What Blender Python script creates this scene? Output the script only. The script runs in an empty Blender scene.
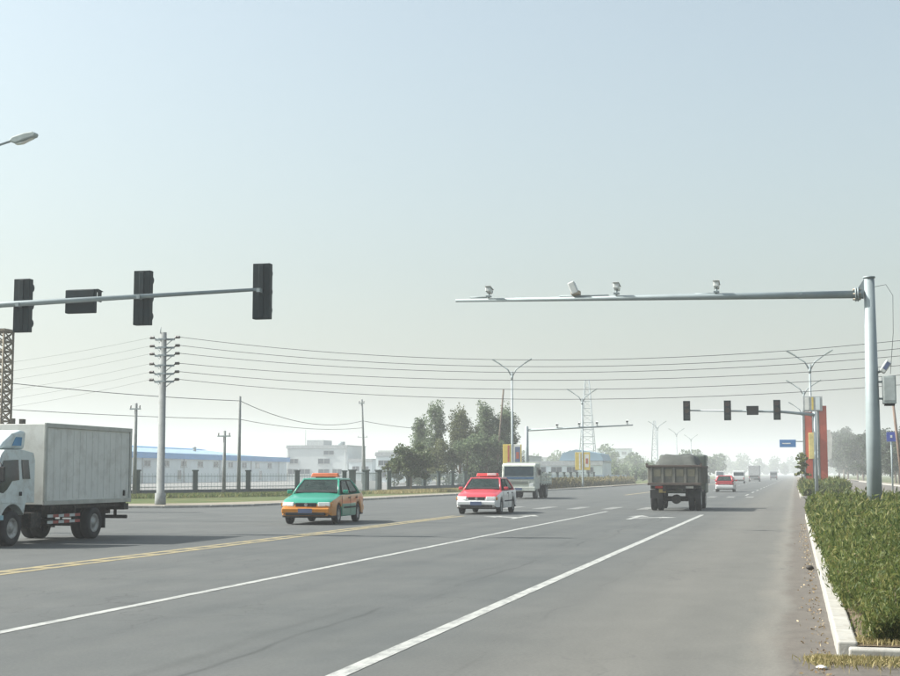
import bpy, math, random
import numpy as np
from mathutils import Vector, Matrix

random.seed(7); RNG = np.random.default_rng(7)
R = math.radians
sc = bpy.context.scene
COL = sc.collection

# ------------------------------------------------------------------ camera, sky, sun, exposure
cam_d = bpy.data.cameras.new('camera'); cam = bpy.data.objects.new('camera', cam_d); COL.objects.link(cam)
cam_d.sensor_width = 36; cam_d.lens = 56.0; cam_d.clip_start = .1; cam_d.clip_end = 8000
cam.location = (0, 0, 1.55)
cam.rotation_euler = (R(90 + 5.548), 0, R(13.781))
sc.camera = cam

SUN_EL, SUN_AZ = 42.0, -96.0            # azimuth from +Y towards +X
w = bpy.data.worlds.new('World'); sc.world = w; w.use_nodes = True
nt = w.node_tree; nt.nodes.clear()
sky = nt.nodes.new('ShaderNodeTexSky'); sky.sky_type = 'NISHITA'; sky.sun_disc = False
sky.sun_elevation = R(SUN_EL); sky.sun_rotation = R(SUN_AZ)
sky.air_density = 1.5; sky.dust_density = 4.5; sky.ozone_density = 3.0; sky.altitude = 0
bg = nt.nodes.new('ShaderNodeBackground'); bg.inputs['Strength'].default_value = 0.087
wo = nt.nodes.new('ShaderNodeOutputWorld')
tint = nt.nodes.new('ShaderNodeMix'); tint.data_type = 'RGBA'; tint.blend_type = 'MULTIPLY'; tint.inputs[0].default_value = 1.0
tint.inputs[7].default_value = (.965, 1.03, 1.01, 1)      # smoggy air: a little greener than the clean sky model
hs = nt.nodes.new('ShaderNodeHueSaturation'); hs.inputs['Saturation'].default_value = .62
nt.links.new(sky.outputs[0], hs.inputs['Color']); nt.links.new(hs.outputs[0], tint.inputs[6]); nt.links.new(tint.outputs[2], bg.inputs[0]); nt.links.new(bg.outputs[0], wo.inputs[0])

sun_d = bpy.data.lights.new('sun', 'SUN'); sun_d.energy = 4.4; sun_d.angle = R(1.2); sun_d.color = (1, .97, .91)
sun = bpy.data.objects.new('sun', sun_d); COL.objects.link(sun)
sv = Vector((math.sin(R(SUN_AZ)) * math.cos(R(SUN_EL)), math.cos(R(SUN_AZ)) * math.cos(R(SUN_EL)), math.sin(R(SUN_EL))))
sun.rotation_euler = sv.to_track_quat('Z', 'Y').to_euler(); sun.location = sv * 60
vs = sc.view_settings
vs.view_transform = 'Standard'; vs.look = 'None'; vs.exposure = 1.1; vs.gamma = 1; vs.use_curve_mapping = False
sc.cycles.use_denoising = True
sc.cycles.max_bounces = 6; sc.cycles.volume_bounces = 1; sc.cycles.transparent_max_bounces = 6

# ------------------------------------------------------------------ materials
MATS = {}
def nodes(m):
    m.use_nodes = True
    t = m.node_tree; b = t.nodes['Principled BSDF']
    return t, b
def ramp(t, fac, stops):
    n = t.nodes.new('ShaderNodeValToRGB'); e = n.color_ramp.elements
    while len(e) < len(stops): e.new(.5)
    for k, (p, c) in enumerate(stops):
        e[k].position = p; e[k].color = (*c, 1)
    t.links.new(fac, n.inputs[0]); return n.outputs[0]
def noise(t, scale, detail=4, vec=None, rough=.6, dist=0):
    n = t.nodes.new('ShaderNodeTexNoise'); n.inputs['Scale'].default_value = scale
    n.inputs['Detail'].default_value = detail; n.inputs['Roughness'].default_value = rough; n.inputs['Distortion'].default_value = dist
    if vec is not None: t.links.new(vec, n.inputs['Vector'])
    return n.outputs['Fac']
def mapping(t, vec, scale):
    n = t.nodes.new('ShaderNodeMapping'); n.inputs['Scale'].default_value = scale
    t.links.new(vec, n.inputs[0]); return n.outputs[0]
def mixc(t, fac, a, b, mode='MIX'):
    n = t.nodes.new('ShaderNodeMix'); n.data_type = 'RGBA'; n.blend_type = mode
    def put(sock, v):
        if isinstance(v, (int, float)): sock.default_value = v
        elif isinstance(v, tuple): sock.default_value = (*v, 1)
        else: t.links.new(v, sock)
    put(n.inputs[0], fac); put(n.inputs[6], a); put(n.inputs[7], b)
    return n.outputs[2]
def math_n(t, op, a, b=None, clamp=False):
    n = t.nodes.new('ShaderNodeMath'); n.operation = op; n.use_clamp = clamp
    for k, v in enumerate((a, b)):
        if v is None: continue
        if isinstance(v, (int, float)): n.inputs[k].default_value = v
        else: t.links.new(v, n.inputs[k])
    return n.outputs[0]
def bump(t, b, h, strength, dist):
    n = t.nodes.new('ShaderNodeBump'); n.inputs['Strength'].default_value = strength; n.inputs['Distance'].default_value = dist
    t.links.new(h, n.inputs['Height']); t.links.new(n.outputs[0], b.inputs['Normal'])
def mat(name, col, rough=.6, metal=0., var=.18, scale=3., dirt=None, coat=0., spec=.5, bmp=0.):
    """paint / metal / concrete with mottled wear"""
    if name in MATS: return MATS[name]
    m = bpy.data.materials.new(name); t, b = nodes(m)
    tc = t.nodes.new('ShaderNodeTexCoord').outputs['Object']
    n1 = noise(t, scale, 5, tc)
    lo = tuple(c * (1 - var) for c in col); hi = tuple(min(1, c * (1 + var)) for c in col)
    c = ramp(t, n1, [(.3, lo), (.7, hi)])
    if dirt:
        n2 = noise(t, scale * 2.7, 6, tc, .7)
        f = ramp(t, n2, [(.48, (0, 0, 0)), (.75, (1, 1, 1))])
        c = mixc(t, f, c, dirt)
    t.links.new(c, b.inputs['Base Color'])
    b.inputs['Roughness'].default_value = rough; b.inputs['Metallic'].default_value = metal
    b.inputs['Coat Weight'].default_value = coat; b.inputs['Specular IOR Level'].default_value = spec
    if bmp: bump(t, b, noise(t, scale * 12, 4, tc), bmp, .01)
    MATS[name] = m; return m
def leaf_mat(name, stops, trans=.35, patch=.35, pscale=.9):
    m = bpy.data.materials.new(name); t, b = nodes(m)
    g = t.nodes.new('ShaderNodeNewGeometry')
    tc = t.nodes.new('ShaderNodeTexCoord').outputs['Object']
    f = math_n(t, 'ADD', math_n(t, 'MULTIPLY', g.outputs['Random Per Island'], 1 - patch), math_n(t, 'MULTIPLY', noise(t, pscale, 3, tc), patch))
    c = ramp(t, f, stops)
    t.links.new(c, b.inputs['Base Color']); b.inputs['Roughness'].default_value = .55; b.inputs['Specular IOR Level'].default_value = .3
    tr = t.nodes.new('ShaderNodeBsdfTranslucent'); t.links.new(c, tr.inputs[0])
    mx = t.nodes.new('ShaderNodeMixShader'); mx.inputs[0].default_value = trans
    t.links.new(b.outputs[0], mx.inputs[1]); t.links.new(tr.outputs[0], mx.inputs[2])
    t.links.new(mx.outputs[0], t.nodes['Material Output'].inputs[0])
    MATS[name] = m; return m
def glass_mat(name, col, rough=.06):
    m = bpy.data.materials.new(name); t, b = nodes(m)
    tc = t.nodes.new('ShaderNodeTexCoord').outputs['Object']
    t.links.new(ramp(t, noise(t, 5, 3, tc), [(.35, tuple(c * .6 for c in col)), (.7, col)]), b.inputs['Base Color'])
    b.inputs['Roughness'].default_value = rough; b.inputs['IOR'].default_value = 1.5
    MATS[name] = m; return m

def asphalt():
    m = bpy.data.materials.new('asphalt'); t, b = nodes(m)
    pos = t.nodes.new('ShaderNodeNewGeometry').outputs['Position']
    sx = t.nodes.new('ShaderNodeSeparateXYZ'); t.links.new(pos, sx.inputs[0])
    x = sx.outputs[0]
    base = ramp(t, noise(t, .35, 5, pos), [(.3, (.064, .070, .068)), (.7, (.087, .091, .087))])
    # long streaks of tyre wear, drawn out along the road
    st = noise(t, 1.0, 5, mapping(t, pos, (1.5, .035, 1)), .62)
    base = mixc(t, .75, base, ramp(t, st, [(.3, (.84, .85, .86)), (.5, (1, 1, 1)), (.72, (1.08, 1.07, 1.04))]), 'MULTIPLY')
    # a tar-filled crack wandering along the middle lane and one in the near lane
    wob = math_n(t, 'MULTIPLY', math_n(t, 'SUBTRACT', noise(t, .12, 3, mapping(t, pos, (.02, 1, 1))), .5), 1.6)
    for x0, wd, k in ((-4.6, .05, .62), (-4.95, .12, .84), (-2.6, .04, .8), (-10.2, .09, .85)):
        d = math_n(t, 'ABSOLUTE', math_n(t, 'SUBTRACT', math_n(t, 'ADD', x, wob), x0))
        f = math_n(t, 'SUBTRACT', 1.0, math_n(t, 'DIVIDE', d, wd), True)
        f = math_n(t, 'MULTIPLY', f, ramp(t, noise(t, .25, 3, pos), [(.42, (0, 0, 0)), (.55, (1, 1, 1))]))
        base = mixc(t, f, base, mixc(t, 1.0, base, (k, k, k), 'MULTIPLY'))
    # near lane is a little paler and warmer: dust
    near = math_n(t, 'MULTIPLY', math_n(t, 'ADD', x, 3.6), .5, True)
    base = mixc(t, math_n(t, 'MULTIPLY', near, .6), base, (.134, .128, .111))
    # gutter: brown silt against the kerb, pale dust line beside it
    wobx = math_n(t, 'ADD', x, math_n(t, 'MULTIPLY', math_n(t, 'SUBTRACT', noise(t, 1.4, 5, mapping(t, pos, (1, .35, 1))), .5), .5))
    g1 = math_n(t, 'MULTIPLY', math_n(t, 'ADD', wobx, .52), 4.0, True)
    g2 = math_n(t, 'MULTIPLY', math_n(t, 'ADD', wobx, .22), 6.0, True)
    base = mixc(t, math_n(t, 'MULTIPLY', g1, .6), base, (.165, .155, .133))
    base = mixc(t, math_n(t, 'MULTIPLY', g2, .85), base, ramp(t, noise(t, 3, 6, pos, .7), [(.35, (.085, .074, .063)), (.65, (.122, .107, .090))]))
    # wheel tracks polished darker in each lane
    for xc in (-1.0, -2.7, -4.7, -6.4, -8.9, -10.8, -14.0, -15.8):
        d = math_n(t, 'ABSOLUTE', math_n(t, 'SUBTRACT', math_n(t, 'ADD', x, math_n(t, 'MULTIPLY', wob, .25)), xc))
        f = math_n(t, 'MULTIPLY', math_n(t, 'SUBTRACT', 1.0, math_n(t, 'DIVIDE', d, .38), True), .5)
        base = mixc(t, f, base, mixc(t, 1.0, base, (.88, .885, .89), 'MULTIPLY'))
    # fine map cracking in worn patches
    vo = t.nodes.new('ShaderNodeTexVoronoi'); vo.feature = 'DISTANCE_TO_EDGE'; vo.inputs['Scale'].default_value = .8
    wv = t.nodes.new('ShaderNodeVectorMath'); wv.operation = 'ADD'; nz = t.nodes.new('ShaderNodeTexNoise'); nz.inputs['Scale'].default_value = 1.2; nz.inputs['Detail'].default_value = 5
    t.links.new(pos, nz.inputs['Vector']); t.links.new(mapping(t, pos, (1, .55, 1)), wv.inputs[0]); t.links.new(nz.outputs['Color'], wv.inputs[1]); t.links.new(wv.outputs[0], vo.inputs['Vector'])
    cr = math_n(t, 'SUBTRACT', 1.0, math_n(t, 'DIVIDE', vo.outputs['Distance'], .016), True)
    cr = math_n(t, 'MULTIPLY', cr, ramp(t, noise(t, .16, 4, pos), [(.50, (0, 0, 0)), (.60, (1, 1, 1))]))
    base = mixc(t, math_n(t, 'MULTIPLY', cr, .6), base, (.035, .035, .035))
    # oil spots and small stains
    sp = ramp(t, noise(t, .55, 3, pos, .5), [(.66, (1, 1, 1)), (.76, (.86, .86, .86))])
    base = mixc(t, 1.0, base, sp, 'MULTIPLY')
    base = mixc(t, 1.0, base, ramp(t, noise(t, 2.6, 5, mapping(t, pos, (1, .45, 1)), .65), [(.3, (.93, .93, .93)), (.7, (1.06, 1.06, 1.06))]), 'MULTIPLY')
    fine = noise(t, 28, 4, pos, .8)
    base = mixc(t, .8, base, ramp(t, fine, [(.3, (.76, .76, .76)), (.7, (1.22, 1.22, 1.22))]), 'MULTIPLY')
    t.links.new(base, b.inputs['Base Color'])
    b.inputs['Roughness'].default_value = .78; b.inputs['Specular IOR Level'].default_value = .35
    bump(t, b, noise(t, 90, 3, pos), .35, .006)
    MATS['asphalt'] = m; return m
def paint_mark(name, col, wear=0., under=(.083, .087, .085)):
    m = bpy.data.materials.new(name); t, b = nodes(m)
    pos = t.nodes.new('ShaderNodeNewGeometry').outputs['Position']
    f = ramp(t, noise(t, 5, 6, mapping(t, pos, (1.5, .6, 1)), .75), [(.50 - wear, (0, 0, 0)), (.72 - wear, (.75, .75, .75))])
    c = ramp(t, noise(t, .6, 3, pos), [(.3, tuple(k * .86 for k in col)), (.7, col)])
    t.links.new(mixc(t, f, c, under), b.inputs['Base Color']); b.inputs['Roughness'].default_value = .6
    MATS[name] = m; return m
def earth(name, a, b_, c_, scale=.5):
    m = bpy.data.materials.new(name); t, b = nodes(m)
    pos = t.nodes.new('ShaderNodeNewGeometry').outputs['Position']
    c = ramp(t, noise(t, scale, 7, pos, .68), [(.34, a), (.5, b_), (.66, c_)])
    c = mixc(t, .7, c, ramp(t, noise(t, 14, 5, pos, .7), [(.3, (.7, .7, .7)), (.7, (1.25, 1.25, 1.25))]), 'MULTIPLY')
    t.links.new(c, b.inputs['Base Color']); b.inputs['Roughness'].default_value = .95; b.inputs['Specular IOR Level'].default_value = .1
    bump(t, b, noise(t, 20, 5, pos), .6, .03)
    MATS[name] = m; return m

ASPH = asphalt()
WHITE_LINE = paint_mark('white_line', (.38, .385, .36), wear=.05); WORN_LINE = paint_mark('worn_white_line', (.27, .27, .25), wear=.14); YELLOW_LINE = paint_mark('yellow_line', (.30, .245, .12), wear=.06)
SAND = earth('sandy_pavement', (.19, .17, .135), (.235, .21, .17), (.22, .21, .18))
GRASSG = earth('grassy_ground', (.05, .08, .025), (.085, .105, .04), (.15, .13, .065), .35)
FIELD = earth('field', (.06, .08, .04), (.09, .10, .055), (.13, .115, .075), .05)
YARDC = earth('yard_concrete', (.15, .155, .15), (.19, .19, .185), (.22, .22, .21), .1)
SOIL = earth('soil', (.11, .085, .058), (.15, .12, .082), (.19, .155, .11), 2.)
KERB = mat('kerb_concrete', (.36, .352, .32), .85, var=.2, scale=2.5, dirt=(.22, .20, .165), bmp=.4)
GALV = mat('galvanised_steel', (.25, .295, .305), .55, .15, var=.10, scale=2.)
DGREY = mat('dark_signal_housing', (.006, .016, .020), .55, var=.25, scale=4., spec=.25)
BLACK = mat('black_rubber', (.018, .018, .019), .8, var=.3, scale=6.)
CHASSIS = mat('chassis_dark', (.028, .026, .024), .75, var=.4, scale=4., dirt=(.085, .07, .052))
CONC = mat('pole_concrete', (.21, .225, .22), .85, var=.18, scale=1.2, dirt=(.14, .15, .145), bmp=.3)
WIRE = mat('wire_black', (.05, .055, .06), .6)
INSUL = mat('insulator_brown', (.06, .05, .045), .3)
WOOD = mat('pole_wood', (.16, .115, .088), .85, var=.25, scale=2.)
RIM = mat('wheel_rim', (.35, .35, .34), .45, .5, dirt=(.12, .10, .08))
GLASS = glass_mat('vehicle_glass', (.025, .045, .055)); GLASS.node_tree.nodes['Principled BSDF'].inputs['IOR'].default_value = 1.35
def clear_glass(name):
    m = bpy.data.materials.new(name); t, b = nodes(m)
    tc = t.nodes.new('ShaderNodeTexCoord').outputs['Object']
    t.links.new(ramp(t, noise(t, 4, 4, tc), [(.3, (.02, .035, .032)), (.7, (.06, .085, .08))]), b.inputs['Base Color'])   # film of road dust
    b.inputs['Roughness'].default_value = .05
    tr = t.nodes.new('ShaderNodeBsdfTransparent'); tr.inputs[0].default_value = (.70, .80, .76, 1)
    mx = t.nodes.new('ShaderNodeMixShader'); mx.inputs[0].default_value = .42
    t.links.new(tr.outputs[0], mx.inputs[1]); t.links.new(b.outputs[0], mx.inputs[2]); t.links.new(mx.outputs[0], t.nodes['Material Output'].inputs[0])
    MATS[name] = m; return m
CLEAR = clear_glass('clear_car_glass')
WGLASS = glass_mat('window_glass', (.07, .09, .11), .1)
LAMPG = mat('headlamp_glass', (.62, .64, .62), .12, var=.1)
RED_L = mat('red_lamp', (.42, .03, .02), .25)
BARK = mat('bark', (.12, .095, .07), .9, var=.3, scale=6., bmp=.6)

# ------------------------------------------------------------------ mesh helpers
class MB:
    def __init__(s): s.v = []; s.f = []; s.mi = []; s.sm = []
    def add(s, verts, faces, mi=0, smooth=False):
        o = len(s.v); s.v += [tuple(p) for p in verts]
        for f in faces:
            s.f.append([o + i for i in f]); s.mi.append(mi); s.sm.append(smooth)
        return s
    def box(s, c, d, rz=0, mi=0, taper=None, rx=0, ry=0):
        hx, hy, hz = d[0] / 2, d[1] / 2, d[2] / 2
        M = Matrix.Translation(c) @ Matrix.Rotation(rz, 4, 'Z') @ Matrix.Rotation(ry, 4, 'Y') @ Matrix.Rotation(rx, 4, 'X')
        tx, ty = taper or (1, 1)
        P = [(-hx, -hy, -hz), (hx, -hy, -hz), (hx, hy, -hz), (-hx, hy, -hz), (-hx * tx, -hy * ty, hz), (hx * tx, -hy * ty, hz), (hx * tx, hy * ty, hz), (-hx * tx, hy * ty, hz)]
        return s.add([M @ Vector(p) for p in P], [(3, 2, 1, 0), (4, 5, 6, 7), (0, 1, 5, 4), (1, 2, 6, 5), (2, 3, 7, 6), (3, 0, 4, 7)], mi)
    def tube(s, pts, rad, n=10, mi=0, caps=True, smooth=True):
        pts = [Vector(p) for p in pts]
        if not isinstance(rad, (list, tuple)): rad = [rad] * len(pts)
        V = []; F = []
        ref = None
        for i, p in enumerate(pts):
            d = (pts[min(i + 1, len(pts) - 1)] - pts[max(i - 1, 0)]).normalized()
            if ref is None:
                ref = Vector((0, 0, 1)) if abs(d.z) < .9 else Vector((1, 0, 0))
            a = (ref - d * ref.dot(d)).normalized(); b = d.cross(a); ref = a
            for k in range(n):
                q = 2 * math.pi * k / n
                V.append(p + (a * math.cos(q) + b * math.sin(q)) * rad[i])
        for i in range(len(pts) - 1):
            for k in range(n):
                F.append((i * n + k, i * n + (k + 1) % n, (i + 1) * n + (k + 1) % n, (i + 1) * n + k))
        s.add(V, F, mi, smooth)
        if caps:
            L = len(pts) - 1
            s.add(V[:n], [tuple(range(n - 1, -1, -1))], mi); s.add(V[L * n:], [tuple(range(n))], mi)
        return s
    def lathe_x(s, c, prof, n=24, mi=0, close=True):
        """profile of (x, r) turned about the X axis through c"""
        V = []; F = []; m = len(prof)
        for k in range(n):
            q = 2 * math.pi * k / n
            for (x, r) in prof: V.append((c[0] + x, c[1] + r * math.cos(q), c[2] + r * math.sin(q)))
        for k in range(n):
            k2 = (k + 1) % n
            for i in range(m - 1): F.append((k * m + i, k * m + i + 1, k2 * m + i + 1, k2 * m + i))
        s.add(V, F, mi, True); return s
    def prism(s, poly, axis, a, b, mi=0):
        """extrude a 2D polygon along axis ('x': poly is (y,z); 'y': (x,z); 'z': (x,y)) from a to b"""
        def P(p, t): return {'x': (t, p[0], p[1]), 'y': (p[0], t, p[1]), 'z': (p[0], p[1], t)}[axis]
        n = len(poly)
        V = [P(p, a) for p in poly] + [P(p, b) for p in poly]
        F = [tuple(range(n - 1, -1, -1)), tuple(range(n, 2 * n))] + [(i, (i + 1) % n, n + (i + 1) % n, n + i) for i in range(n)]
        return s.add(V, F, mi)
    def quad(s, a, b, c, d, mi=0): return s.add([a, b, c, d], [(0, 1, 2, 3)], mi)
    def slab(s, a, b, c, d, t, mi=0):
        """a quad given thickness t along its normal"""
        a, b, c, d = map(Vector, (a, b, c, d)); n = (b - a).cross(d - a).normalized() * t
        V = [a, b, c, d, a + n, b + n, c + n, d + n]
        return s.add(V, [(3, 2, 1, 0), (4, 5, 6, 7), (0, 1, 5, 4), (1, 2, 6, 5), (2, 3, 7, 6), (3, 0, 4, 7)], mi)
    def build(s, name, m, parent=None, bevel=0, seg=2, fixn=True):
        me = bpy.data.meshes.new(name); me.from_pydata(s.v, [], s.f); me.update()
        for mm in (m if isinstance(m, (list, tuple)) else [m]): me.materials.append(mm)
        me.polygons.foreach_set('material_index', s.mi); me.polygons.foreach_set('use_smooth', s.sm)
        if fixn:
            import bmesh
            bm = bmesh.new(); bm.from_mesh(me); bmesh.ops.remove_doubles(bm, verts=bm.verts, dist=1e-5)
            bmesh.ops.recalc_face_normals(bm, faces=bm.faces); bm.to_mesh(me); bm.free()
        o = bpy.data.objects.new(name, me); COL.objects.link(o); o.parent = parent
        if bevel:
            b = o.modifiers.new('bevel', 'BEVEL'); b.width = bevel; b.segments = seg; b.limit_method = 'ANGLE'; b.angle_limit = R(35)
        return o
def tag(o, label=None, cat=None, group=None, kind=None):
    if label: o['label'] = label
    if cat: o['category'] = cat
    if group: o['group'] = group
    if kind: o['kind'] = kind
    return o
def thing(name, label, cat, loc=(0, 0, 0), rz=0, group=None):
    o = bpy.data.objects.new(name, None); COL.objects.link(o); o.empty_display_size = .3
    o.location = loc; o.rotation_euler.z = rz
    return tag(o, label, cat, group)
def copy_tree(o, parent=None):
    c = o.copy(); COL.objects.link(c); c.parent = parent
    for ch in list(o.children): copy_tree(ch, c)
    return c
def dup(root, label, loc, rz=None, group=None):
    r = copy_tree(root); r.location = loc; r['label'] = label
    if rz is not None: r.rotation_euler.z = rz
    if group: r['group'] = group
    return r
def leaves(name, centers, size, m, parent=None, up=0., elong=1.8, dirs=None):
    """many small leaf quads; up biases blades to stand upright"""
    n = len(centers); c = np.asarray(centers, float)
    a = RNG.normal(size=(n, 3)) if dirs is None else dirs + RNG.normal(size=(n, 3)) * .35
    a[:, 2] += up; a /= np.linalg.norm(a, axis=1)[:, None]
    b = np.cross(a, RNG.normal(size=(n, 3))); b /= np.linalg.norm(b, axis=1)[:, None]
    sz = (np.asarray(size) * RNG.uniform(.6, 1.3, n))[:, None]
    a = a * sz * elong / 2; b = b * sz / 2
    V = np.stack([c - a, c + b * .9, c + a, c - b * .9], 1).reshape(-1, 3)
    me = bpy.data.meshes.new(name)
    me.vertices.add(4 * n); me.vertices.foreach_set('co', V.ravel().astype(np.float32))
    me.loops.add(4 * n); me.loops.foreach_set('vertex_index', np.arange(4 * n, dtype=np.int32))
    me.polygons.add(n); me.polygons.foreach_set('loop_start', np.arange(0, 4 * n, 4, dtype=np.int32))
    me.update(calc_edges=True); me.materials.append(m)
    o = bpy.data.objects.new(name, me); COL.objects.link(o); o.parent = parent
    return o

# ------------------------------------------------------------------ the ground, roads, verges
def sheet(name, poly, z, m):
    mb = MB(); mb.add([(x, y, z) for x, y in poly], [tuple(range(len(poly)))])
    return tag(mb.build(name, m, fixn=False), kind='structure')
sheet('ground', [(-3000, -200), (3000, -200), (3000, 4000), (-3000, 4000)], -.04, FIELD)
road = sheet('road', [(-27, -40), (12.6, -40), (12.6, 3900), (-27, 3900)], 0, ASPH)
sheet('side_road', [(-260, 15), (-27, 15), (-27, 75), (-260, 60)], -.004, ASPH)
sheet('cross_road', [(12.6, 55), (260, 55), (260, 88), (12.6, 88)], -.004, ASPH)

def mark(name, poly, m, z=.004):
    mb = MB(); mb.add([(x, y, z) for x, y in poly], [tuple(range(len(poly)))])
    return mb.build(name, m, road, fixn=False)
def strip(name, x, y0, y1, wd, m, x1=None):
    x1 = x if x1 is None else x1
    return mark(name, [(x - wd / 2, y0), (x + wd / 2, y0), (x1 + wd / 2, y1), (x1 - wd / 2, y1)], m)
strip('lane_line', -3.47, -20, 54.5, .155, WHITE_LINE)
strip('lane_line', -7.62, -20, 58.5, .135, WHITE_LINE)
strip('yellow_line', -12.35, -20, 51, .17, YELLOW_LINE)
strip('yellow_line', -11.98, -20, 51, .17, YELLOW_LINE)
# worn cross hatching between the two yellow lines
for k in range(34):
    y = 16 + k * 1.0
    mark('hatch_bar', [(-12.26, y), (-12.07, y + .1), (-12.07, y + .42), (-12.26, y + .32)], YELLOW_LINE)
# zebra at the near side of the junction
for x in np.arange(-13.0, -6.2, 1.55):
    mark('crosswalk_stripe', [(x, 61.8), (x + .5, 61.8), (x + .5, 66.2), (x, 66.2)], WORN_LINE)
for x in np.arange(-7.0, -2.0, 1.25):
    mark('crosswalk_stripe', [(x, 95), (x + .5, 95), (x + .5, 99.4), (x, 99.4)], WORN_LINE)
# lane arrows
def arrow(x, y, flip):
    P = [(-.09, 0), (.09, 0), (.09, 3.2), (.40, 3.2), (0, 4.6), (-.40, 3.2), (-.09, 3.2)]
    mark('turn_arrow', [(x + a, y + b) for a, b in P], WHITE_LINE)
    s = -1 if flip else 1
    P = [(.09, 1.2), (.9, 2.0), (.9, 1.6), (1.5, 2.3), (.9, 3.0), (.9, 2.6), (.09, 1.8)]
    mark('turn_arrow', [(x + s * a, y + b) for a, b in (P if not flip else P[::-1])], WHITE_LINE)
arrow(-9.6, 48.0, True); arrow(-5.6, 48.5, False); arrow(-1.6, 30 - 40, False)
for y0 in np.arange(104, 420, 15):                       # dashed lane lines beyond the junction
    strip('lane_line', -3.5, y0, y0 + 6, .15, WHITE_LINE); strip('lane_line', -7.5, y0, y0 + 6, .15, WHITE_LINE)
strip('yellow_line', -12.2, 104, 900, .3, YELLOW_LINE)

# left verge, raised by a low kerb, rounded at the junction corner
edge = [(-90, 59.5), (-34, 59.0), (-30.5, 59.0), (-28.2, 59.6), (-26.6, 61.2), (-25.6, 64), (-25.1, 70), (-24.7, 92), (-23.4, 115), (-22.3, 136), (-21.6, 170), (-21.4, 200), (-21.4, 3900)]
verge = sheet('grass_verge', edge[1:] + [(-1800, 3900), (-1800, 59.0)], .10, GRASSG)
back = [(-90, 66), (-34, 63.6), (-31.5, 63.5), (-30.2, 64.2), (-29.2, 65.6), (-28.4, 68), (-27.6, 72), (-26.8, 93), (-25.2, 116), (-24.0, 137), (-23.2, 170), (-22.9, 200), (-22.9, 700)]
sheet('pavement', edge[:-1] + [(-21.4, 700)] + back[::-1], .104, SAND)
def kerb_run(parent, pts, wd=.16, h=.14, piece=1.0, inset=0.0):
    """a run of single kerb stones along a polyline; shares one mesh per length"""
    cache = {}
    for (a, b) in zip(pts[:-1], pts[1:]):
        a = Vector((*a, 0)); b = Vector((*b, 0)); L = (b - a).length; n = max(1, round(L / piece)); d = (b - a) / n
        ang = math.atan2(d.y, d.x); key = round(d.length, 3)
        for i in range(n):
            if key not in cache:
                mb = MB(); mb.box((0, 0, h / 2 - .06), (d.length - .012, wd, h + .12))
                o = mb.build('kerb_stone', KERB, parent, bevel=.018); cache[key] = o
            else:
                o = cache[key].copy(); COL.objects.link(o); o.parent = parent
            p = a + d * (i + .5)
            o.location = (p.x, p.y, random.uniform(-.006, .004)); o.rotation_euler = (random.uniform(-.012, .012), 0, ang + random.uniform(-.004, .004))
kerb_run(verge, [(-34, 59.0 - .06)] + [(x + .08, y - .03) for x, y in edge[2:]][:-3] + [(-21.52, 170)], piece=1.6, h=.115)
# near median: kerb stones round a bed of soil
MX0, MX1, MY0, MY1 = .32, 3.7, 12.35, 52.0
median = sheet('median', [(MX0 + .16, MY0 + .16), (MX1 - .16, MY0 + .16), (MX1 - .16, MY1 - .16), (MX0 + .16, MY1 - .16)], .105, SOIL)
sheet('yard', [(-220, 112), (-37, 112), (-33.5, 150), (-33.5, 226), (-80, 320), (-220, 320)], .104, YARDC)
kerb_run(median, [(MX0 + .08, MY0 + .20), (MX0 + .08, MY1 - .2)], piece=1.0, wd=.17)
kerb_run(median, [(MX0 + .08, MY0 + .09), (MX1 - .08, MY0 + .03)], piece=1.0, wd=.17, h=.095)
kerb_run(median, [(MX1 - .08, MY0 + .2), (MX1 - .08, MY1 - .2)], piece=1.0)
kerb_run(median, [(MX0 + .1, MY1 - .08), (MX1 - .1, MY1 - .08)], piece=.8)
fm = sheet('far_median', [(.45, 92.6), (3.55, 92.6), (3.55, 700), (.45, 700)], .105, SOIL)
kerb_run(fm, [(.36, 92.6), (.36, 150)], piece=2.0); kerb_run(fm, [(.4, 92.5), (3.6, 92.5)], piece=.8); kerb_run(fm, [(3.64, 92.6), (3.64, 150)], piece=2.0)
rv = sheet('right_verge', [(12.8, 88), (1800, 88), (1800, 3900), (12.8, 3900)], .10, GRASSG)
sheet('right_pavement', [(12.8, 88.2), (15.2, 88.2), (15.2, 700), (12.8, 700)], .105, SAND)
kerb_run(rv, [(12.7, 88), (12.7, 300)], piece=4.0)

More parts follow.
